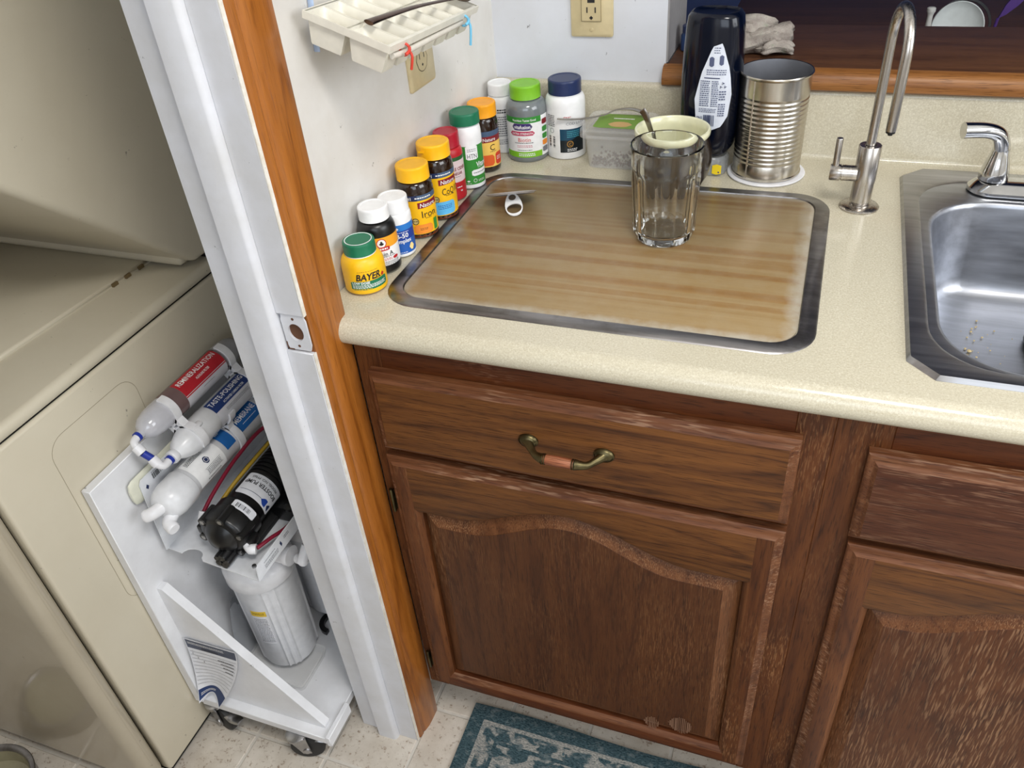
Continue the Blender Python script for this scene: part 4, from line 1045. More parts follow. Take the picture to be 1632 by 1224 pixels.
LW = plain((222, 228, 240), 0.3); LI = plain((84, 92, 124), 0.5)
lab = [(0.0075, 0.198), (0.0190, 0.203), (0.0300, 0.165), (0.0335, 0.130), (0.0320, 0.100), (0.0240, 0.082), (0.0120, 0.076), (-0.003, 0.083), (-0.0110, 0.098), (-0.0120, 0.122), (-0.0050, 0.160)]
lab = [(0.012 + (u - 0.012) * 1.16, v) for u, v in lab]
d.shape(lab, LW)
d.lines(0.009, 0.018, 0.188, 0.198, 3, LI, 0.4, 1); d.rrect(0.003, 0.010, 0.170, 0.184, 0.002, LI); d.rrect(0.0175, 0.0235, 0.172, 0.187, 0.002, LI)
d.lines(0.000, 0.028, 0.158, 0.167, 3, LI, 0.45, 2); d.rect(-0.003, 0.020, 0.1535, 0.1548, NAVY)
d.lines(-0.008, 0.006, 0.112, 0.151, 13, LI, 0.5, 3); d.lines(0.009, 0.019, 0.112, 0.151, 13, LI, 0.5, 4); d.lines(-0.008, 0.018, 0.103, 0.110, 3, LI, 0.45, 9)
for k in range(3):
    a = PI / 2 + k * 2 * PI / 3; d.text('\u25b2' if False else '>', 0.0255 + 0.0035 * math.cos(a), 0.1440 + 0.0035 * math.sin(a), 0.0045, NAVY, bold=0.03, rot=a - PI / 2)
d.lines(0.0205, 0.030, 0.122, 0.137, 4, LI, 0.5, 5); d.lines(0.0205, 0.030, 0.098, 0.118, 6, LI, 0.5, 6)
d.barcode(0.000, 0.016, 0.083, 0.100, NAVY, 12, 5); d.text('P&G', -0.0060, 0.096, 0.0034, NAVY, bold=0.02)
d.build('label', ds)

# ribbed steel can on its white plate
tag(MB().lathe((0.4770, 0.5530, 0.9142), [(0.050, 0), (0.0575, 0.0008), (0.0590, 0.0030), (0.0582, 0.0042), (0.050, 0.0046)], 64).build('coaster', plain((232, 232, 236), 0.35), None, 40, (0.477, 0.553, 0.9142)), 'flat round white plastic disc under the tall steel can', 'coaster')
cc = (0.4760, 0.5530, 0.9189)
prof = [(0.0500, 0.0), (0.0522, 0.0012), (0.0524, 0.0035), (0.0508, 0.0048), (0.0508, 0.022)]
h = 0.022
while h < 0.118:
    for q in range(1, 5): prof.append((0.0508 - 0.0011 * math.sin(PI * q / 4) if True else 0, h + 0.0068 * q / 5))
    h += 0.0068; prof.append((0.0508, h))
prof += [(0.0508, 0.150), (0.0525, 0.1515), (0.0530, 0.1535), (0.0522, 0.1550), (0.0508, 0.1545)]
can = thing('steel_can', cc, 'tall empty ribbed steel food can without a label, on a white lid', 'can')
MB().lathe(cc, prof, 72, cap1=False).build('ribbed_wall', TIN, can, 30)
ipf = [(0.0508, 0.1545), (0.0498, 0.1500), (0.0496, 0.118)]
for k in range(14):
    hh = 0.118 - 0.0068 * k; ipf += [(0.0496, hh), (0.0484, hh - 0.0034)]
ipf += [(0.0496, 0.020), (0.0490, 0.004), (0.002, 0.004)]
MB().lathe(cc, ipf, 72, cap0=False).build('inside', TINDARK, can, 30)
MB().box(cc[0] - 0.0265, cc[0] - 0.0245, cc[1] - 0.0445, cc[1] - 0.0425, cc[2] + 0.005, cc[2] + 0.150).build('seam', TIN, can)
# ================================================================== WALL PLATES
def wallpt(y, out=0.0): return wx(y) + out
IV = plain((206, 190, 150), 0.35); IV2 = plain((198, 182, 142), 0.35)
ol = thing('wall_outlet', (wx(0.37), 0.372, 1.155), 'ivory duplex wall outlet on the left wall, under the hanging tray', 'outlet', None)
def lw(u, v, l): y = 0.372 + u; return (wx(y) + 0.0052 + l, y, 1.148 + v)
mb = MB()
def plate(du, t): return [(wx(0.372 + a) + t, 0.372 + a, 1.148 + b) for a, b in rrect(-0.0385 + du, 0.0385 - du, -0.058 + du, 0.058 - du, 0.004, 3)]
mb.loops([plate(0, 0.0003), plate(0, 0.003), plate(0.003, 0.0052)], 0, True, True, True).build('cover_plate', IV, ol)
d = Decal(lw, 0.005)
for vz in (0.0195, -0.0195):
    d.disc(0, vz, 0.0172, plain((60, 50, 36), 0.6)); d.disc(0, vz, 0.0162, IV2)
    d.rect(-0.0075, -0.0055, vz + 0.001, vz + 0.009, INK); d.rect(0.0055, 0.0075, vz + 0.001, vz + 0.009, INK); d.disc(0, vz - 0.0075, 0.0024, INK)
d.disc(0, 0, 0.0028, IV2)
d.build('receptacle', ol)
ob = thing('wall_outlet', (0.176, 0.639, 1.150), 'ivory outlet with test button on the back wall above the backsplash', 'outlet')
pl = lambda du, t: [(0.1755 + a, 0.639 - t, 1.150 + b) for a, b in rrect(-0.0350 + du, 0.0350 - du, -0.058 + du, 0.058 - du, 0.003, 3)]
MB().loops([pl(0, 0.0003), pl(0, 0.004), pl(0.003, 0.0058)], 0, True, True, True).build('cover_plate', IV, ob)
MB().box(0.159, 0.192, 0.6312, 0.634, 1.1165, 1.1835, 0, 0.0006, 1).build('receptacle', IV2, ob)
d = Decal(lambda u, v, l: (0.1755 + u, 0.6311 - l, 1.150 + v), 0.01)
d.rect(-0.0165, 0.0165, -0.0335, -0.0328, plain((120, 108, 80), 0.6)); d.rect(-0.0165, -0.0158, -0.0335, 0.0335, plain((120, 108, 80), 0.6)); d.rect(0.0158, 0.0165, -0.0335, 0.0335, plain((120, 108, 80), 0.6))
d.rect(-0.006, 0.006, -0.0055, 0.0, INK); d.rect(-0.006, 0.006, 0.002, 0.0075, RED)
for q in (-1, 1):
    d.rect(-0.0078, -0.0058, q * 0.0205 - (0.006 if q < 0 else -0.001) + 0.006, q * 0.0205 + (0.0085 if q < 0 else 0.0145), INK); d.rect(0.0058, 0.0078, q * 0.0205 - (0.006 if q < 0 else -0.001) + 0.006, q * 0.0205 + (0.0085 if q < 0 else 0.0145), INK); d.disc(0, q * 0.0205 - 0.0075, 0.0032, INK)
d.build('slots', ob)
MB().lathe((0.1755, 0.6332, 1.1035), [(0.0031, 0), (0.0031, 0.0008), (0.002, 0.0012)], 16, 0, (0, -1, 0)).build('screw', IV2, ob)

# ================================================================== ICE CUBE TRAY ON THE WALL
O = Vector((-0.0020, 0.100, 1.2580)); U = Vector((0.102, -0.010, -0.032)); V = Vector((-0.003, 0.256, -0.020)); Wd = Vector((0.28, 0.075, 0.957)).normalized()
tr = thing('ice_cube_tray', O, 'yellowed white ice cube tray hung tilted against the left wall', 'tray')
ND = 7; NUV = (28, 84)
def sup(t, e): return max(0.0, 1 - abs(t) ** e)
def traytop(a, b):
    z = 0.0
    cu = (a * 2) % 1.0; cv = (b * ND) % 1.0
    if a in (0.0, 1.0) or b in (0.0, 1.0): return O + U * a + V * b
    tu, tv = (cu - 0.5) / 0.44, (cv - 0.5) / 0.46
    if abs(tu) < 1 and abs(tv) < 1: z = -0.030 * (sup(tu, 3.0) ** 0.7) * (sup(tv, 2.0) ** 0.6)
    if 0.47 < a < 0.53: z -= 0.004
    return O + U * a + V * b + Wd * z
PLAST = plain((226, 222, 208), 0.4)
mb = MB().grid(48, 168, traytop)
for ca in range(2):
    for cb in range(ND):
        a0, a1, b0, b1 = ca * 0.5 + 0.012, ca * 0.5 + 0.488, cb / ND + 0.004, (cb + 1) / ND - 0.004
        T = [O + U * a + V * b for a, b in ((a0, b0), (a1, b0), (a1, b1), (a0, b1))]
        am, bm_ = (a0 + a1) / 2, (b0 + b1) / 2
        Bt = [O + U * (am + (a - am) * 0.74) + V * (bm_ + (b - bm_) * 0.74) - Wd * 0.0335 for a, b in ((a0, b0), (a1, b0), (a1, b1), (a0, b1))]
        Md = [O + U * (am + (a - am) * 0.78) + V * (bm_ + (b - bm_) * 0.78) - Wd * 0.031 for a, b in ((a0, b0), (a1, b0), (a1, b1), (a0, b1))]
        mb.loops([T, Md, Bt], 0, True, False, True)
rim = []
for k in range(5):
    rim.append([O + U * a + V * b + Wd * hh for a, b, hh in [(-0.01 - q, -0.006 - q * .3, h_) if i == 0 else (1.01 + q, -0.006 - q * .3, h_) if i == 1 else (1.01 + q, 1.006 + q * .3, h_) if i == 2 else (-0.01 - q, 1.006 + q * .3, h_) for i in range(4) for q, h_ in [[(0, 0.0008), (0.018, 0.0008), (0.018, -0.001), (0.012, -0.0075), (0.006, -0.0075)][k]]]])
mb.loops(rim, 0)
mb.build('tray', PLAST, tr, 45)
def trp(a, b, h): return O + U * a + V * b + Wd * h
tag(MB().tube([trp(1.005, 0.035, -0.0125), trp(1.03, 0.12, -0.013), trp(1.0, 0.83, -0.013)], 0.0034, 12).build('support_rod', plain((214, 208, 196), 0.5), None, 50, trp(1.0, 0.4, -0.013)), 'thin off-white rod tied under the right edge of the ice cube tray', 'rod')
def tie(name, label, a, b, col, tail):
    mb = MB()
    c0 = trp(a, b, -0.010); e1, e2 = U.normalized(), Wd
    lp = [c0 + (e1 * math.cos(t) + e2 * math.sin(t)) * 0.0062 + V.normalized() * 0.0012 * math.sin(2 * t) for t in [2 * PI * k / 18 for k in range(37)]]
    mb.tube(lp, 0.0015, 8)
    mb.tube(smoothpath([c0 + e1 * 0.006, c0 + e1 * 0.011 - e2 * 0.004, c0 + e1 * tail[0] + Vector((0, 0, -tail[1]))], 5), 0.0016, 8)
    mb.tube(smoothpath([c0 + e1 * 0.006 + e2 * 0.004, c0 + e1 * 0.010 + e2 * 0.003 - V.normalized() * 0.008, c0 + e1 * 0.009 - V.normalized() * 0.014], 5), 0.0019, 8)
    tag(mb.build(name, plain(col, 0.5), None, 50, c0), label, 'tie')
tie('twist_tie', 'red twist tie knotted round the rod under the ice cube tray', 1.02, 0.14, (206, 62, 44), (0.006, 0.020))
tie('twist_tie', 'sky blue twist tie at the far end of the rod, tails hanging', 1.02, 0.83, (112, 190, 226), (0.007, 0.028))
mb = MB().tube([(wx(0.135) + 0.005, 0.137, 1.262), (wx(0.135) + 0.0045, 0.134, 1.235), (wx(0.135) + 0.004, 0.131, 1.206)], 0.0040, 8, 0, True, 0.35, (0, 1, 0))
tag(mb.build('hanging_strap', plain((176, 196, 226), 0.4), None, 50, (wx(0.135) + 0.0045, 0.134, 1.206)), 'pale blue flat strap hanging down the wall at the near end of the tray', 'strap')
mb = MB()
p = smoothpath([trp(0.62, 0.10, 0.006), trp(0.66, 0.22, 0.0085), trp(0.72, 0.50, 0.010), trp(0.82, 0.84, 0.009)], 8); n = len(p)
mb.tube(p, [0.0065 - 0.0032 * min(1, k / n * 1.3) for k in range(n)], 12, 0, True, 0.4, Wd)
mb.lathe(trp(0.83, 0.95, 0.009), [(0.001, -0.006), (0.011, -0.004), (0.0165, 0.001), (0.0175, 0.002), (0.016, 0.002), (0.010, -0.002), (0.001, -0.004)], 28, 0, Wd)
tag(mb.build('serving_spoon', metal('dark_spoon', (92, 72, 62), 0.25, None, 0.1), None, 60, trp(0.66, 0.4, 0.003)), 'dark brown metal spoon lying across the ice cube tray', 'spoon')

# ================================================================== BEYOND THE PASS-THROUGH
# crumpled towel on the ledge
mb = MB(); rd = random.Random(2)
def towel_roll(cx, cy, cz, lx, r, seed, sag):
    rdl = random.Random(seed); L = []
    ph = [rdl.uniform(0, 6) for _ in range(6)]
    for i in range(15):
        t = i / 14; ring = []
        rr_ = r * (0.82 + 0.18 * math.sin(PI * t)) * (1 if 0 < i < 14 else 0.75)
        for k in range(26):
            a = 2 * PI * k / 26
            q = rr_ * (1 + 0.13 * math.sin(3 * a + ph[0] + 3 * t) + 0.08 * math.sin(7 * a + ph[1] - 4 * t) + 0.05 * math.sin(11 * a + ph[2]))
            ring.append((cx - lx / 2 + lx * t + 0.003 * math.sin(5 * a), cy + q * math.cos(a) * 1.25 + 0.010 * math.sin(3 * t + ph[3]), max(1.0537, cz - 0.0072 + q * math.sin(a) * sag + 0.004 * math.sin(4 * t + ph[4]))))
        L.append(ring)
    mb.loops(L, 0, True, True, True)
towel_roll(0.450, 0.722, 1.080, 0.066, 0.021, 3, 0.9)
towel_roll(0.430, 0.700, 1.077, 0.074, 0.019, 5, 0.85)
towel_roll(0.424, 0.734, 1.094, 0.064, 0.019, 8, 0.8)
towel_roll(0.466, 0.692, 1.071, 0.044, 0.014, 9, 0.75)
m, nt, p = new_mat('terry_cloth')
n1 = noise(nt, coords(nt), 55, 3, 0.6); n2 = noise(nt, coords(nt), 420, 2, 0.6)
nt.links.new(ramp(nt, n1, [(0.35, rgb(150, 140, 132)), (0.6, rgb(172, 164, 154)), (0.72, rgb(142, 148, 128))]), p.inputs['Base Color']); p.inputs['Roughness'].default_value = 0.95
bump(nt, p, n2, 0.7, 0.003)
tag(mb.build('towel', m, None, 60, (0.45, 0.70, 1.0536)), 'crumpled beige terry towel lying on the dark wooden ledge', 'towel')
bb = thing('small_jar', (0.326, 0.712, 1.0530), 'small navy blue jar on the ledge, half hidden behind the dish soap', 'jar')
MB().lathe((0.326, 0.712, 1.0533), [(0.016, 0), (0.0185, 0.002), (0.0185, 0.024), (0.015, 0.029)], 28).build('body', plain((30, 58, 104), 0.3), bb)
MB().lathe((0.326, 0.712, 1.0823), [(0.0165, 0), (0.0165, 0.010), (0.015, 0.011)], 28).build('lid', NAVY, bb)
# table with dishes in the dim room
tb = thing('table', (0.80, 1.50, 0.0), 'dark wooden table in the dim room beyond the ledge', 'table')
MB().box(0.30, 1.50, 1.12, 1.80, 0.885, 0.915, 0, 0.004).build('tabletop', LEDGETOP, tb)
for x in (0.36, 1.44):
    for y in (1.18, 1.74): MB().box(x - 0.025, x + 0.025, y - 0.025, y + 0.025, 0.0, 0.885).build('leg', LEDGETOP, tb)
pn = thing('round_dish', (0.780, 1.23, 0.916), 'white round dish with a black rim, propped upright in the dim room', 'dish')
pc = Vector((0.778, 1.215, 0.966)); pax = Vector((-0.12, -0.95, 0.28))
MB().lathe(pc, [(0.002, -0.012), (0.034, -0.011), (0.046, -0.004), (0.0485, 0.002), (0.0470, 0.003), (0.044, -0.001), (0.034, -0.008), (0.002, -0.009)], 48, 0, pax).build('bowl', plain((206, 212, 210), 0.4), pn)
MB().lathe(pc + Vector((0.008, 0.006, 0)), [(0.0480, -0.010), (0.0530, -0.002), (0.0525, 0.0015), (0.0480, 0.001)], 48, 0, pax, None, False, False).build('rim', BLACK, pn)
mb = MB().lathe((0.7215, 1.19, 0.9155), [(0.0085, 0), (0.0085, 0.004), (0.0060, 0.006), (0.0052, 0.078), (0.0068, 0.084), (0.0082, 0.086), (0.0082, 0.0925), (0.006, 0.094)], 18)
tag(mb.build('plunger_tube', plain((206, 206, 200), 0.45), None, 40, (0.7215, 1.19, 0.9155)), 'slim white capped tube standing beside the white dish', 'tube')
mb = MB()
lf = [(0.0, 0.0), (0.012, 0.006), (0.030, 0.022), (0.052, 0.050), (0.070, 0.085), (0.052, 0.078), (0.026, 0.054), (0.008, 0.024)]
mb.loops([[(0.846 + a, 1.205 + 0.2 * a, 0.986 + b) for a, b in lf], [(0.846 + a, 1.212 + 0.2 * a, 0.986 + b) for a, b in lf]], 0, True, True, True)
mb.tube([(0.846, 1.208, 0.986), (0.842, 1.206, 0.950), (0.841, 1.206, 0.9155)], 0.003, 8)
tag(mb.build('purple_spatula', plain((70, 40, 112), 0.5), None, 40, (0.842, 1.206, 0.9155)), 'dark purple pointed blade standing behind the white dish', 'utensil')

# ================================================================== STACKED WASHER AND DRYER
lc = thing('laundry_center', (-0.71, 0.09, 0.0), 'tall beige stacked washer and dryer standing in the closet behind the white jamb', 'washer')
MB().box(-1.015, -0.412, -0.246, 0.45, 0.012, 0.792).build('seam_shade', VOID, lc, 0)  # near-black box, painted shade that shows in the seams between panels
# side panel with a small stamped cover outline
MB().box(-0.430, -0.4055, -0.2465, 0.452, 0.022, 0.790, 0, 0.006, 3).build('side_panel', ENAMEL, lc, 30)
dec = Decal(lambda u, v, l: (-0.4055 + l, u, v), 0.05)
LINE = plain((150, 140, 116), 0.5)
pts = rrect(-0.155, 0.02, 0.40, 0.745, 0.03, 6)
for k in range(len(pts)):
    a, b_ = pts[k], pts[(k + 1) % len(pts)]
    n_ = Vector((b_[1] - a[1], a[0] - b_[0])); n_ = n_.normalized() * 0.0008 if n_.length > 0 else n_
    dec.poly([a, b_, (b_[0] + n_.x, b_[1] + n_.y), (a[0] + n_.x, a[1] + n_.y)], [(0, 1, 2, 3)], LINE, 0.0002)
dec.build('cover_outline', lc)
MB().box(-1.020, -0.405, -0.289, -0.2485, 0.030, 0.790, 0, 0.022, 5).build('front_panel', ENAMEL2, lc, 40)
MB().box(-1.010, -0.415, -0.276, -0.248, 0.004, 0.028, 0, 0.004, 2).build('kick_rail', ENAMEL, lc, 40)
MB().box(-1.022, -0.4035, -0.292, 0.452, 0.7935, 0.8165, 0, 0.010, 4).build('top', ENAMEL, lc, 40)
MB().loops([[(x, y, z) for x, y in poly] for poly, z in (
    ([(-0.5085, 0.236), (-0.99, 0.236), (-0.99, -0.270), (-0.545, -0.270)], 0.8166),
    ([(-0.5085, 0.236), (-0.99, 0.236), (-0.99, -0.270), (-0.545, -0.270)], 0.8210),
    ([(-0.5135, 0.232), (-0.985, 0.232), (-0.985, -0.266), (-0.550, -0.266)], 0.8245))], 0, True, False, True).build('lid', ENAMEL, lc, 60)
for y, x in ((0.208, -0.5095), (0.177, -0.5110), (0.148, -0.5128)):
    MB().box(x - 0.002, x + 0.002, y - 0.006, y + 0.006, 0.8168, 0.8225).build('lid_bumper', plain((110, 92, 60), 0.6), lc)
MB().box(-1.018, -0.408, 0.268, 0.445, 0.8168, 0.846).build('gap_shade', VOID, lc, 0)  # near-black block, painted shade for the gap under the console
MB().box(-1.018, -0.428, 0.216, 0.445, 0.8225, 0.850, 0, 0.010, 4).build('console_lip', ENAMEL, lc, 50)
bm = bmesh.new()
poly = [(-0.052, 1.95), (-0.052, 1.086), (0.228, 0.8290), (0.450, 0.8290), (0.450, 1.95)]
va = [bm.verts.new((-0.4045, y, z)) for y, z in poly]; vb = [bm.verts.new((-1.022, y, z)) for y, z in poly]
bm.faces.new(va); bm.faces.new(vb[::-1])
for k in range(5): bm.faces.new((va[k], vb[k], vb[(k + 1) % 5], va[(k + 1) % 5]))
bmesh.ops.recalc_face_normals(bm, faces=bm.faces[:])
bmesh.ops.bevel(bm, geom=bm.edges[:], offset=0.012, segments=4, affect='EDGES', profile=0.5)
MB().bm(bm).build('dryer_cabinet', ENAMEL, lc, 40)
MB().lathe((-0.420, -0.050, 1.0835), [(0.006, -0.003), (0.006, 0.003)], 16, 0, (0, 1, 0.9)).build('screw', plain((90, 84, 70), 0.5), lc)

# ================================================================== CART
ca = thing('utility_cart', (-0.26, 0.10, 0.0), 'white painted plywood cart on black casters, against the washer side', 'cart')
MB().box(-0.396, -0.1235, -0.137, 0.340, 0.075, 0.093, 0, 0.0012, 1).build('base_board', CARTP, ca)
MB().box(-0.4030, -0.3862, -0.1430, 0.340, 0.0935, 0.648, 0, 0.0012, 1).build('back_board', CARTP, ca)
MB().box(-0.1232, -0.1140, -0.1385, -0.065, 0.073, 0.100, 0, 0.0012, 1).build('edge_strip', CARTP, ca)
MB().prism([(-0.3860, 0.400), (-0.3860, 0.0934), (-0.134, 0.0934), (-0.134, 0.099), (-0.3760, 0.400)], 'y', -0.1190, -0.1030).build('gusset', CARTP, ca, 0)
def caster(x, y, ang, pedal):
    a = math.radians(ang); fwd = Vector((math.cos(a), math.sin(a), 0)); sd = Vector((-fwd.y, fwd.x, 0))
    c = Vector((x, y, 0.0325)); kk = 1.14
    mb = MB().lathe(c - sd * 0.011, [(0.010, 0), (0.0280, 0.0005), (0.0315, 0.003), (0.0324, 0.007), (0.0324, 0.015), (0.0315, 0.019), (0.0280, 0.0215), (0.010, 0.022)], 32, 0, sd)
    top = Vector((x, y, 0)) - fwd * 0.014
    mb.lathe((top.x, top.y, 0.0655), [(0.020, 0), (0.020, 0.006), (0.012, 0.0092)], 24, 1)
    for q in (-1, 1):
        o = c + sd * q * 0.0145
        p_ = [o + fwd * 0.008 + Vector((0, 0, -0.008)), o - fwd * 0.008 + Vector((0, 0, -0.008)), o - fwd * 0.026 + Vector((0, 0, 0.038)), o + fwd * 0.006 + Vector((0, 0, 0.038))]
        mb.loops([[v - sd * 0.001 for v in p_], [v + sd * 0.001 for v in p_]], 1, True, True, True)
        mb.lathe(o, [(0.007, -0.001), (0.007, 0.0025), (0.004, 0.004)], 16, 1, sd * q)
    r = mb.build('caster', [RUBBER, ZINC], ca, 40)
    if pedal:
        p_ = smoothpath([c + fwd * -0.004 + Vector((0, 0, 0.018)), c + fwd * 0.022 + Vector((0, 0, 0.022)), c + fwd * 0.036 + Vector((0, 0, 0.019)), c + fwd * 0.056 + Vector((0, 0, 0.026))], 6)
        n = len(p_)
        MB().tube(p_, [0.008 + 0.003 * math.sin(PI * k / (n - 1)) for k in range(n)], 12, 0, True, 0.25, (0, 0, 1)).build('brake_pedal', ZINC, r, 60)
caster(-0.3690, -0.126, -15, True); caster(-0.180, -0.128, 20, True); caster(-0.362, 0.28, 75, False); caster(-0.165, 0.28, 60, False)

# ================================================================== WATER FILTER SET
RW = plain((222, 223, 226), 0.28); RW2 = plain((230, 230, 233), 0.22)
ro = thing('water_filter_system', (-0.28, 0.08, 0.112), 'white multi-stage water filter set with black booster pump, mounted on the cart', 'water filter')
# folded bracket: upright plate, shelf with a notch, outer flange
br = []
mb = MB().prism([(-0.080, 0.458), (-0.074, 0.600), (-0.068, 0.607), (0.300, 0.607), (0.300, 0.458)], 'x', -0.3735, -0.3715)
notch = [(-0.322 + 0.020 * math.cos(math.radians(a)), -0.079 + 0.014 * math.sin(math.radians(a))) for a in range(180, -1, -20)]
mb.prism([(-0.3735, -0.076)] + notch + [(-0.296, -0.084), (-0.181, -0.0935), (-0.181, 0.300), (-0.3735, 0.300)], 'z', 0.4575, 0.4595)
mb.prism([(-0.0935, 0.4580), (-0.0900, 0.4830), (-0.0840, 0.4880), (0.300, 0.4880), (0.300, 0.4580)], 'x', -0.1815, -0.1798)
brk = mb.build('bracket', plain((226, 228, 232), 0.3), ro, 20)
d = Decal(lambda u, v, l: (-0.1798 + l, u, v), 0.05)
d.lines(-0.072, -0.034, 0.4645, 0.4735, 3, GREY, 0.5, 3); d.lines(-0.072, -0.040, 0.477, 0.480, 1, GREY, 0.5, 4); d.shape([(-0.028, 0.476), (-0.024, 0.481), (-0.022, 0.471), (-0.026, 0.466)], NAVY); d.lines(-0.015, 0.000, 0.474, 0.481, 2, GREY, 0.5, 8)
d.build('bracket_label', brk)
d = Decal(lambda u, v, l: (-0.3715 + l, u, v), 0.05)
d.barcode(-0.046, -0.012, 0.5905, 0.6015, INK, 18, 5); d.lines(-0.046, -0.020, 0.6025, 0.6045, 1, INK, 0.5, 6); d.disc(-0.062, 0.588, 0.0036, NAVY, 0.005)
d.build('barcode_sticker', brk)
MB().loops([[(-0.3795 + 0.0052 * s_ * math.cos(2 * PI * k / 32), y, 0.590 + 0.0235 * s_ * math.sin(2 * PI * k / 32)) for k in range(32)] for s_, y in ((0.5, -0.090), (0.85, -0.087), (1, -0.079), (1, 0.09))], 0, True, True, True).build('spacer_pad', plain((214, 214, 196), 0.4), ro)
MB().lathe((-0.205, -0.070, 0.4596), [(0.004, 0), (0.0035, 0.003), (0.001, 0.0035)], 14).build('screw', ZINC, ro)
def ycyl(name, x, z, prof, mat, seg=40): return MB().lathe((x, 0, z), prof, seg, 0, (0, 1, 0)).build(name, mat, ro, 40)
# remineralising cartridge: clear domes, brown fill, red label
X1, Z1, R1 = -0.3655, 0.6800, 0.0238
c1 = ycyl('filter_cartridge', X1, Z1, [(0.007, -0.043), (0.0075, -0.036), (0.013, -0.033), (0.0195, -0.024), (0.0230, -0.010), (0.0238, 0.004), (0.0238, 0.022)], plain((188, 188, 194), 0.15, coat=0.5))
MB().lathe((X1, 0, Z1), [(0.0237, 0.022), (0.0240, 0.0225), (0.0240, 0.158), (0.0237, 0.1585)], 40, 0, (0, 1, 0)).build('mineral_fill', plain((104, 82, 82), 0.25, coat=0.4), c1)
MB().lathe((X1, 0, Z1), [(0.0238, 0.1585), (0.0238, 0.180), (0.022, 0.195), (0.016, 0.208), (0.008, 0.214)], 40, 0, (0, 1, 0)).build('end_dome', plain((150, 150, 154), 0.2, coat=0.5), c1)

def lying(x, z, R, swap=False):
    """print on a cylinder lying along Y, centred on the side towards the room; u along the axis and v round it (or swapped)"""
    t = Vector((0.5475, 0, 1.4587)) - Vector((x, 0, z)); t.normalize(); w = Vector((0, 1, 0)).cross(t) * -1
    def at_(a, y, l): 
        q = t * math.cos(a) + w * math.sin(a); r = R + l * 2.5
        return (x + q.x * r, y, z + q.z * r)
    if swap: return lambda u, v, l: at_(u / R, -v, l)
    return lambda u, v, l: at_(v / R, u, l)
def around(d, ua, ub, va, vb, m, n=14):
    lf = d.lift(); P_ = []; F = []
    for k in range(n + 1):
        v = va + (vb - va) * k / n; P_ += [(ua, v), (ub, v)]
    for k in range(n): F.append((2 * k, 2 * k + 1, 2 * k + 3, 2 * k + 2))
    d.poly(P_, F, m, lf)
LRED = plain((178, 34, 46), 0.35); LGREY = plain((206, 206, 212), 0.35); LNAVY = plain((30, 54, 110), 0.35); LBL = plain((30, 98, 168), 0.35)
d = Decal(lying(X1, Z1, 0.0241))
around(d, 0.050, 0.154, -0.036, 0.0260, LGREY); around(d, 0.050, 0.154, -0.0075, 0.0260, LRED); around(d, 0.050, 0.154, -0.0105, -0.0085, LRED)
d.text('REMINERALIZATION', 0.102, 0.0150, 0.0092, WHT, w=0.094, bold=0.008); d.text('ALKALINE FILTER', 0.104, 0.0030, 0.0042, WHT, w=0.034, bold=0.01); d.lines(0.090, 0.118, -0.0165, -0.0148, 1, GREY, 0.5, 3)
d.build('label', c1)
# taste-polishing cartridge
X2, Z2 = -0.3300, 0.6330
c2 = ycyl('filter_cartridge', X2, Z2, [(0.005, -0.034), (0.0105, -0.033), (0.0115, -0.031), (0.0115, -0.025), (0.0100, -0.022), (0.0170, -0.013), (0.0228, 0.002), (0.0245, 0.010), (0.0245, 0.060), (0.0240, 0.061), (0.0240, 0.225), (0.018, 0.242), (0.010, 0.250)], RW)
d = Decal(lying(X2, Z2, 0.0242))
around(d, 0.066, 0.200, -0.036, 0.0240, LGREY); around(d, 0.066, 0.200, -0.002, 0.0240, LNAVY)
d.text('TASTE-POLISHING', 0.113, 0.0140, 0.0090, WHT, w=0.088, bold=0.008); d.text('ACTIVATED CARBON FILTER', 0.120, 0.0030, 0.0038, WHT, w=0.056, bold=0.01); d.lines(0.088, 0.150, -0.012, -0.006, 3, GREY, 0.4, 3)
d.build('label', c2)
MB().box(X2 + 0.006, X2 + 0.018, 0.012, 0.036, Z2 + 0.018, Z2 + 0.0245, 0, 0.003).build('lock_tab', RW2, c2)
# membrane housing
X3, Z3 = -0.3330, 0.5700
c3 = ycyl('membrane_housing', X3, Z3, [(0.010, -0.088), (0.020, -0.084), (0.0275, -0.074), (0.0305, -0.062), (0.0305, -0.030), (0.0296, -0.0285), (0.0285, -0.027), (0.0285, 0.220), (0.024, 0.235), (0.012, 0.240)], RW)
d = Decal(lying(X3, Z3, 0.0287))
around(d, -0.022, 0.046, -0.030, 0.030, WHT); around(d, 0.056, 0.080, -0.014, 0.026, LBL); around(d, 0.098, 0.160, -0.012, 0.034, LBL)
d.text('MEMBRANE', 0.130, 0.0085, 0.0100, WHT, w=0.054, bold=0.008); d.text('REVERSE OSMOSIS', 0.130, 0.0225, 0.0062, WHT, w=0.056, bold=0.015); d.lines(0.112, 0.150, -0.004, -0.002, 1, WHT, 0.5, 5)
d.lines(0.060, 0.070, 0.0160, 0.0195, 1, WHT, 0.6, 12)
d.disc(0.014, 0.0020, 0.0062, NAVY); d.ring(0.014, 0.0020, 0.0040, 0.0008, WHT); d.lines(-0.016, 0.022, 0.0150, 0.0240, 4, INK, 0.45, 4)
d.rect(0.000, 0.038, -0.0190, -0.0186, INK); d.rect(0.000, 0.038, -0.0086, -0.0082, INK); d.lines(0.002, 0.036, -0.0180, -0.0096, 4, GREY, 0.45, 6); d.lines(-0.004, 0.030, -0.0260, -0.0225, 2, INK, 0.4, 7)
d.build('label', c3)
MB().tube(smoothpath([(X3 + 0.004, -0.078, Z3 + 0.006), (X3 - 0.006, -0.096, Z3 + 0.002), (X3 - 0.018, -0.104, Z3 - 0.002)], 5), [0.0105] * 10 + [0.009], 16).build('fitting', RW2, c3)
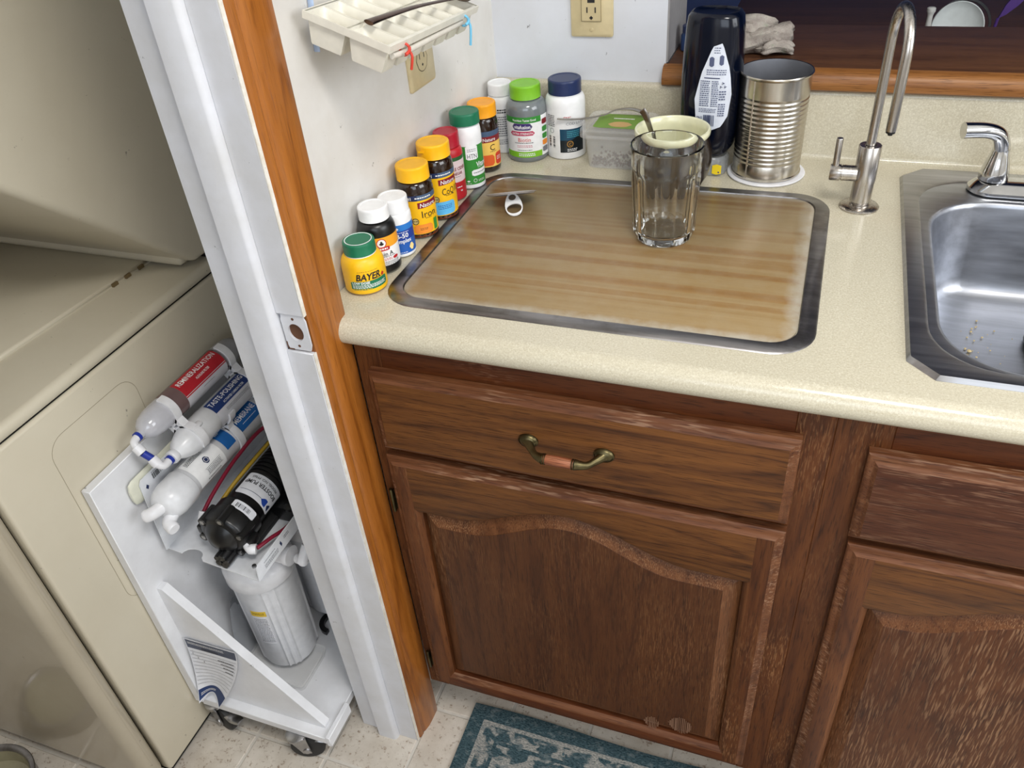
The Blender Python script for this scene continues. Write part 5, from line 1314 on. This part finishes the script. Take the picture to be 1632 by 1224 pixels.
MB().tube(smoothpath([(X3 + 0.010, -0.076, Z3 - 0.014), (X3 + 0.012, -0.092, Z3 - 0.020), (X3 + 0.026, -0.098, Z3 - 0.024)], 5), [0.0105] * 10 + [0.009], 16).build('fitting', RW2, c3)
# double clips that carry the cartridges
def clip(xa, za, ra, xb, zb_, rb, y, span=142):
    a = math.atan2(zb_ - za, xb - xa); mb = MB()
    for (x, z, r, off, sp_) in ((xa, za, ra, a, 150), (xb, zb_, rb, a + PI, span)):
        pts_ = [off + math.radians(sp_) * (k / 13 - 1) for k in range(27)]
        mb.loops([[(x + q * math.cos(t), yy, z + q * math.sin(t)) for q, yy in ((r, y), (r + 0.0034, y), (r + 0.0034, y + 0.014), (r, y + 0.014))] for t in pts_], 0, True, True, True)
    mx, mz = (xa + xb) / 2, (za + zb_) / 2
    L_ = math.hypot(xb - xa, zb_ - za) / 2
    ux_, uz_ = math.cos(a), math.sin(a)
    for s_ in (-1, 1):
        q = [(mx + ux_ * f - uz_ * g * s_, mz + uz_ * f + ux_ * g * s_) for f, g in ((-0.013, 0.016), (0.013, 0.016), (0.006, 0.007), (-0.006, 0.007))]
        mb.prism(q, 'y', y, y + 0.014)
    mb.build('double_clip', RW2, ro, 40)
clip(X2, Z2, 0.0247, X1, Z1, 0.0242, 0.008 + 0.004); clip(X2, Z2, 0.0247, X1, Z1, 0.0242, 0.160)
clip(X3, Z3, 0.0292, X2, Z2, 0.0247, 0.084, 95); clip(X3, Z3, 0.0292, X2, Z2, 0.0247, 0.168, 95)
# quick-connect elbows joining the two cartridges
mb = MB()
A1 = Vector((X1 + 0.000, -0.044, Z1)); B1 = Vector((X2, -0.037, Z2))
mid = (A1 + B1) / 2
mb.tube(smoothpath([A1, A1 + Vector((0.002, -0.012, -0.002)), A1 + Vector((0.010, -0.016, -0.010))], 4), 0.0062, 14)
mb.tube([A1 + Vector((0.006, -0.015, -0.006)), A1 + Vector((0.0145, -0.0155, -0.017))], 0.0082, 16)
mb.tube(smoothpath([B1, B1 + Vector((0.000, -0.014, 0.001)), B1 + Vector((-0.006, -0.020, 0.009))], 4), 0.0062, 14)
mb.tube([B1 + Vector((-0.004, -0.019, 0.006)), B1 + Vector((-0.0125, -0.018, 0.0165))], 0.0082, 16)
mb.build('elbow_fitting', RW2, ro, 40)
MB().tube([A1 + Vector((0.0145, -0.0155, -0.017)), B1 + Vector((-0.0125, -0.018, 0.0165))], 0.0058, 14).tube([A1 + Vector((0, 0.002, 0)), A1 + Vector((0, -0.003, 0))], 0.0078, 14).tube([B1 + Vector((0, 0.004, 0)), B1 + Vector((0, -0.002, 0))], 0.0076, 14).build('blue_collar', plain((30, 52, 150), 0.4), ro, 40)
# booster pump
XP, ZP = -0.2560, 0.5080
pm = ycyl('booster_pump', XP, ZP, [(0.020, -0.066), (0.033, -0.066), (0.0400, -0.062), (0.0420, -0.058), (0.0420, -0.034), (0.0400, -0.032), (0.0400, -0.014), (0.0365, -0.010), (0.0350, -0.006), (0.0350, 0.052), (0.0345, 0.053)], BLACK, 48)
MB().lathe((XP, 0, ZP), [(0.0345, 0.052)] + [q for k in range(11) for q in ((0.0350, 0.053 + k * 0.009), (0.0350, 0.0585 + k * 0.009), (0.0328, 0.059 + k * 0.009), (0.0328, 0.0618 + k * 0.009))] + [(0.030, 0.155), (0.010, 0.158)], 48, 0, (0, 1, 0)).build('finned_motor', BLACK, pm, 20)
mb = MB()
for k in range(6):
    a = math.radians(60 * k + 15); bx_, bz_ = XP + 0.0385 * math.cos(a), ZP + 0.0385 * math.sin(a)
    mb.lathe((bx_, -0.066, bz_), [(0.0075, 0), (0.0075, 0.034)], 16, 0, (0, 1, 0)); mb.lathe((bx_, -0.0668, bz_), [(0.0042, 0), (0.0042, 0.002), (0.003, 0.003)], 12, 1, (0, 1, 0))
mb.lathe((XP, -0.0665, ZP), [(0.001, -0.014), (0.012, -0.013), (0.024, -0.006), (0.030, 0.001)], 32, 0, (0, 1, 0))
for a in (0, 72, 144, 216, 288):
    mb.lathe((XP + 0.006 + 0.0085 * math.cos(math.radians(a)), -0.082, ZP - 0.032 + 0.0085 * math.sin(math.radians(a))), [(0.0062, -0.006), (0.0068, -0.003), (0.0068, 0.018)], 12, 0, (0, 1, 0))
mb.box(XP - 0.052, XP - 0.030, -0.060, -0.038, ZP - 0.012, ZP + 0.006, 0, 0.003).box(XP + 0.028, XP + 0.050, -0.058, -0.036, ZP - 0.020, ZP - 0.002, 0, 0.003)
mb.build('pump_head', [BLACK, ZINC], pm, 40)
MB().box(XP - 0.034, XP + 0.034, -0.030, 0.14, 0.4598, 0.4705, 0, 0.003).build('pump_foot', RUBBER, pm)
PW = plain((226, 228, 234), 0.35)
d = Decal(lying(XP, ZP, 0.0352, True), 0.003)
d.rrect(-0.0400, 0.036, -0.0500, -0.0030, 0.003, PW)
d.text('BOOSTER PUMP', 0.0000, -0.0310, 0.0080, INK, w=0.064, bold=0.02); d.text('MODEL NO. PM#5', 0.000, -0.0420, 0.0052, INK, w=0.050, bold=0.0)
d.shape([(-0.024, -0.006), (-0.017, -0.006), (-0.010, -0.0125), (-0.017, -0.019), (-0.024, -0.019), (-0.018, -0.0125)], plain((34, 70, 160), 0.35))
d.shape([(-0.034, -0.007), (-0.031, -0.007), (-0.026, -0.0125), (-0.031, -0.018), (-0.034, -0.018), (-0.029, -0.0125)], NAVY); d.rect(-0.010, 0.030, -0.0133, -0.0125, NAVY)
d.build('label', pm)
d = Decal(lying(XP, ZP, 0.0402, True), 0.003)
d.rrect(-0.022, 0.022, 0.0150, 0.0310, 0.002, PW); d.barcode(-0.010, 0.016, 0.0195, 0.0275, INK, 14, 8)
d.build('barcode_sticker', pm)
MB().tube(smoothpath([(XP + 0.034, -0.052, ZP - 0.012), (XP + 0.044, -0.062, ZP - 0.016), (XP + 0.056, -0.058, ZP - 0.018)], 4), [0.006] * 5 + [0.0085] * 4, 16).build('elbow_fitting', RW2, pm, 40)
MB().tube([(XP + 0.0325, -0.0505, ZP - 0.0115), (XP + 0.036, -0.054, ZP - 0.0125)], 0.0082, 14).build('red_collar', plain((186, 30, 36), 0.4), pm, 40)
MB().tube([(XP - 0.041, -0.049, ZP + 0.004), (XP - 0.044, -0.050, ZP + 0.012), (XP - 0.0445, -0.040, ZP + 0.022)], 0.0078, 14).build('elbow_fitting', RW2, pm, 40)
MB().box(-0.232, -0.186, 0.030, 0.150, 0.4600, 0.492, 0, 0.004).lathe((-0.196, 0.036, 0.4905), [(0.010, 0), (0.010, 0.006), (0.004, 0.010)], 20).build('pressure_switch', BLACK, ro)
# tubing
MAR = plain((122, 18, 44), 0.35)
mb = MB().tube(smoothpath([(XP - 0.0445, -0.040, ZP + 0.022), (XP - 0.046, 0.000, ZP + 0.034), (XP - 0.045, 0.070, ZP + 0.048), (XP - 0.030, 0.140, ZP + 0.060), (XP + 0.01, 0.19, ZP + 0.05)], 8), 0.0034, 10)
mb.tube(smoothpath([(XP + 0.056, -0.056, ZP - 0.018), (XP + 0.064, -0.030, ZP - 0.020), (XP + 0.070, 0.010, ZP - 0.030), (-0.190, 0.08, 0.468)], 6), 0.0034, 10)
mb.tube(smoothpath([(-0.160, 0.004, 0.436), (-0.156, 0.04, 0.452), (-0.150, 0.12, 0.47), (-0.15, 0.20, 0.46)], 6), 0.0034, 10)
mb.build('maroon_tubing', MAR, ro, 50)
MB().tube(smoothpath([(-0.318, -0.010, 0.489), (-0.312, 0.04, 0.505), (-0.300, 0.10, 0.52), (-0.29, 0.17, 0.53)], 6), 0.0036, 10).build('yellow_tubing', plain((196, 160, 50), 0.4), ro, 50)
MB().tube(smoothpath([(-0.328, 0.02, 0.478), (-0.322, 0.07, 0.496), (-0.310, 0.16, 0.51)], 6), 0.0034, 10).build('black_tubing', BLACK, ro, 50)
# two sediment housings that hang under the shelf
def housing(x, y, lab):
    zb_ = 0.113; mb = MB()
    def mod(k, h): return 1.045 if (k % 24) in (0, 3, 6) and h < 0.226 else 1.0
    mb.lathe((x, y, zb_), [(0.044, 0.0), (0.050, 0.003), (0.0520, 0.010), (0.0550, 0.222), (0.0555, 0.228), (0.0555, 0.230)], 96, 0, mod=mod, a0=math.radians(32))
    hs = mb.build('filter_housing', RW, ro, 25)
    MB().lathe((x, y, zb_), [(0.0560, 0.2285), (0.0610, 0.2300), (0.0625, 0.2330), (0.0625, 0.258), (0.060, 0.263), (0.048, 0.272), (0.044, 0.300), (0.030, 0.315), (0.030, 0.344)], 64).build('cap', RW2, hs, 40)
    for q in (-1, 1): MB().lathe((x + q * 0.040, y, 0.400), [(0.017, 0), (0.017, 0.030), (0.0185, 0.031), (0.0185, 0.040)], 24, 0, (q, 0, 0)).build('port', RW2, hs, 40)
    if lab:
        d = Decal(on_cylinder((x, y, zb_), 0.0540, -78), 0.004)
        d.rect(-0.016, 0.013, 0.080, 0.176, plain((228, 228, 232), 0.4)); d.rect(-0.016, 0.013, 0.160, 0.174, plain((226, 190, 60), 0.4)); d.lines(-0.013, 0.010, 0.164, 0.170, 2, INK, 0.4, 3)
        d.lines(-0.014, 0.011, 0.084, 0.154, 16, GREY, 0.45, 5)
        d.mb.v = [(a + (a - x) * 0.012, b_ + (b_ - y) * 0.012, c_) for a, b_, c_ in d.mb.v]
        d.build('label', hs)
    return hs
h1 = housing(-0.2800, 0.008, True); housing(-0.2560, 0.140, False)
MB().tube(smoothpath([(-0.186, 0.006, 0.400), (-0.170, 0.000, 0.406), (-0.163, -0.008, 0.416)], 4), [0.009] * 9, 16).tube([(-0.165, -0.010, 0.412), (-0.160, 0.010, 0.438)], 0.0095, 16).build('elbow_fitting', RW2, ro, 40)

# ================================================================== SMALL THINGS ON AND BY THE CART
# shallow clear tray under the first housing
mb = MB()
def trl(d, z): return [(x, y, z) for x, y in rrect(-0.345 - d, -0.2120 + d, -0.066 - d, 0.020 + d, 0.008, 4)]
mb.loops([trl(0, 0.0935), trl(0.004, 0.112), trl(0.0015, 0.112), trl(-0.003, 0.0955)], 0, True, True, True)
tag(mb.build('drip_tray', FROST, None, 40, (-0.277, 0.0, 0.0933)), 'shallow clear plastic tray under the white filter housing, on the cart base', 'tray')
# clear film bag with black parts, against the cart's back board
mb = MB(); rd = random.Random(8)
bc = Vector((-0.366, 0.010, 0.0936))
L_ = []
for i in range(9):
    t = i / 8; ring = []
    for k in range(20):
        a = 2 * PI * k / 20; r = 0.90 + 0.18 * math.sin(3 * a + 2 * t) + 0.12 * math.sin(5 * a - 3 * t)
        ring.append((bc.x + 0.0165 * r * math.cos(a) * (1 - 0.5 * t * t), bc.y + 0.046 * r * math.sin(a) * (1 - 0.35 * t), bc.z + 0.135 * t + 0.004 * math.sin(4 * a)* t))
    L_.append(ring)
mb.loops(L_, 0, True, True, False)
tag(mb.build('plastic_bag', SHEET, None, 60, bc), 'crumpled clear plastic bag standing on the cart behind the filter housing', 'bag')
mb = MB().lathe((-0.366, 0.012, 0.0945), [(0.006, 0), (0.0125, 0.002), (0.0125, 0.030), (0.008, 0.038)], 20)
tag(mb.build('black_fitting', BLACK, None, 40, (-0.366, 0.012, 0.0945)), 'black plastic fitting inside the crumpled clear bag on the cart', 'fitting')
# black housing wrench lying on the base
wr = []
for k in range(19): a = math.radians(20 + 250 * k / 18); wr.append((-0.232 + 0.028 * math.cos(a), 0.085 + 0.028 * math.sin(a)))
for k in range(18, -1, -1): a = math.radians(20 + 250 * k / 18); wr.append((-0.232 + 0.018 * math.cos(a), 0.085 + 0.018 * math.sin(a)))
mb = MB().prism(wr, 'z', 0.0945, 0.1035).box(-0.196, -0.150, 0.070, 0.086, 0.0945, 0.1035)
tag(mb.build('plastic_wrench', BLACK, None, 30, (-0.232, 0.085, 0.0945)), 'black plastic housing wrench lying on the white cart base', 'wrench')
# paper maintenance card hung on the gusset, its lower right corner curling
cd = thing('paper_card', (-0.330, -0.122, 0.20), 'white printed maintenance card with blue bands, curling on the front of the cart', 'card')
CW, CH = 0.111, 0.168
def card(u, v, l):
    """u 0..CW from the left, v 0 top .. -CH bottom"""
    a = u / CW; b_ = min(1.0, max(0.0, -v / CH)); s_ = math.sin(PI * min(1, max(0, a)))
    xl, xr = -0.379 - 0.0045 * b_, -0.268 - 0.072 * b_ ** 1.6
    x = xl + (xr - xl) * a
    z = 0.2715 - 0.166 * b_ + 0.0015 * a + 0.016 * s_ * b_ ** 3
    y = -0.1225 - b_ * b_ * (0.0295 - 0.020 * s_) - l
    return Vector((x, y, z))
mb = MB(); NU, NV = 16, 24
mb.grid(NU, NV, lambda i, j: card(CW * i, -CH * j, 0)).grid(NU, NV, lambda i, j: card(CW * i, -CH * j, -0.0004))
mb.build('sheet', plain((226, 228, 234), 0.5), cd, 60)
class CardDecal(Decal):
    def rect(s, u0, u1, v0, v1, m):
        lf = s.lift(); n, q = max(1, int((u1 - u0) / 0.006) + 1), max(1, int((v1 - v0) / 0.006) + 1); P_ = []; F = []
        for i in range(n + 1):
            for j in range(q + 1): P_.append((u0 + (u1 - u0) * i / n, v0 + (v1 - v0) * j / q))
        for i in range(n):
            for j in range(q): a = i * (q + 1) + j; F.append((a, a + q + 1, a + q + 2, a + 1))
        return s.poly(P_, F, m, lf * 2)
d = CardDecal(card)
d.rect(0.002, CW - 0.002, -0.026, -0.003, plain((70, 78, 98), 0.5)); d.rect(0.002, CW - 0.002, -CH + 0.004, -CH + 0.030, plain((28, 56, 106), 0.45))
for k in range(10): d.rect(0.004, CW - 0.004, -0.036 - k * 0.0098, -0.0353 - k * 0.0098, GREY)
d.lines(0.006, 0.084, -0.014, -0.007, 2, WHT, 0.4, 3); d.lines(0.034, 0.070, -0.024, -0.017, 2, INK, 0.5, 6)
d.text('1', 0.010, -0.040, 0.005, INK); d.text('2', 0.020, -0.050, 0.005, INK); d.text('3', 0.032, -0.059, 0.005, INK)
for k in range(4): d.lines(0.066 + 0.006 * k, 0.104, -0.046 - k * 0.0098, -0.040 - k * 0.0098, 1, INK, 0.35, 20 + k)
d.lines(0.010, 0.066, -CH + 0.012, -CH + 0.021, 2, WHT, 0.45, 9)
d.build('print', cd)

# woven mat in front of the cabinets
mb = MB(); 
def matpt(a, b_): return Vector((0.082 + 0.62 * a + 0.004 * b_, 0.056 - 0.62 * b_ + 0.003 * math.sin(9 * a), 0.0055 + 0.0006 * math.sin(40 * a) * math.sin(30 * b_)))
mb.grid(60, 60, matpt)
mb.loops([[matpt(k / 30, 0) * 1 for k in range(31)], [Vector((matpt(k / 30, 0).x, matpt(k / 30, 0).y + 0.001, 0.0002)) for k in range(31)]], 0, False)
mb.loops([[matpt(0, k / 30) for k in range(31)], [Vector((matpt(0, k / 30).x - 0.001, matpt(0, k / 30).y, 0.0002)) for k in range(31)]], 0, False)
tag(mb.build('floor_mat', RUG, None, 40, (0.082, 0.056, 0.0)), 'woven teal and cream patterned mat on the tiles below the cabinets', 'mat')
# pet bowl
pb = thing('pet_bowl', (-0.700, -0.395, 0.0), 'round bowl with a dark steel rim standing on the tiles in front of the washer', 'bowl')
pbc = (-0.700, -0.395, 0.0004)
MB().lathe(pbc, [(0.070, 0), (0.082, 0.002), (0.0855, 0.010), (0.0870, 0.045), (0.0885, 0.049)], 56, cap1=False).build('outer_wall', RIM, pb)
MB().lathe(pbc, [(0.0885, 0.049), (0.0900, 0.0510), (0.0890, 0.0530), (0.0840, 0.0530), (0.0800, 0.0500), (0.0780, 0.046)], 56, cap0=False, cap1=False).build('rim', RIM, pb)
MB().lathe(pbc, [(0.0780, 0.046), (0.074, 0.020), (0.06, 0.010), (0.002, 0.009)], 56, cap0=False).build('inside', plain((150, 144, 118), 0.2), pb)
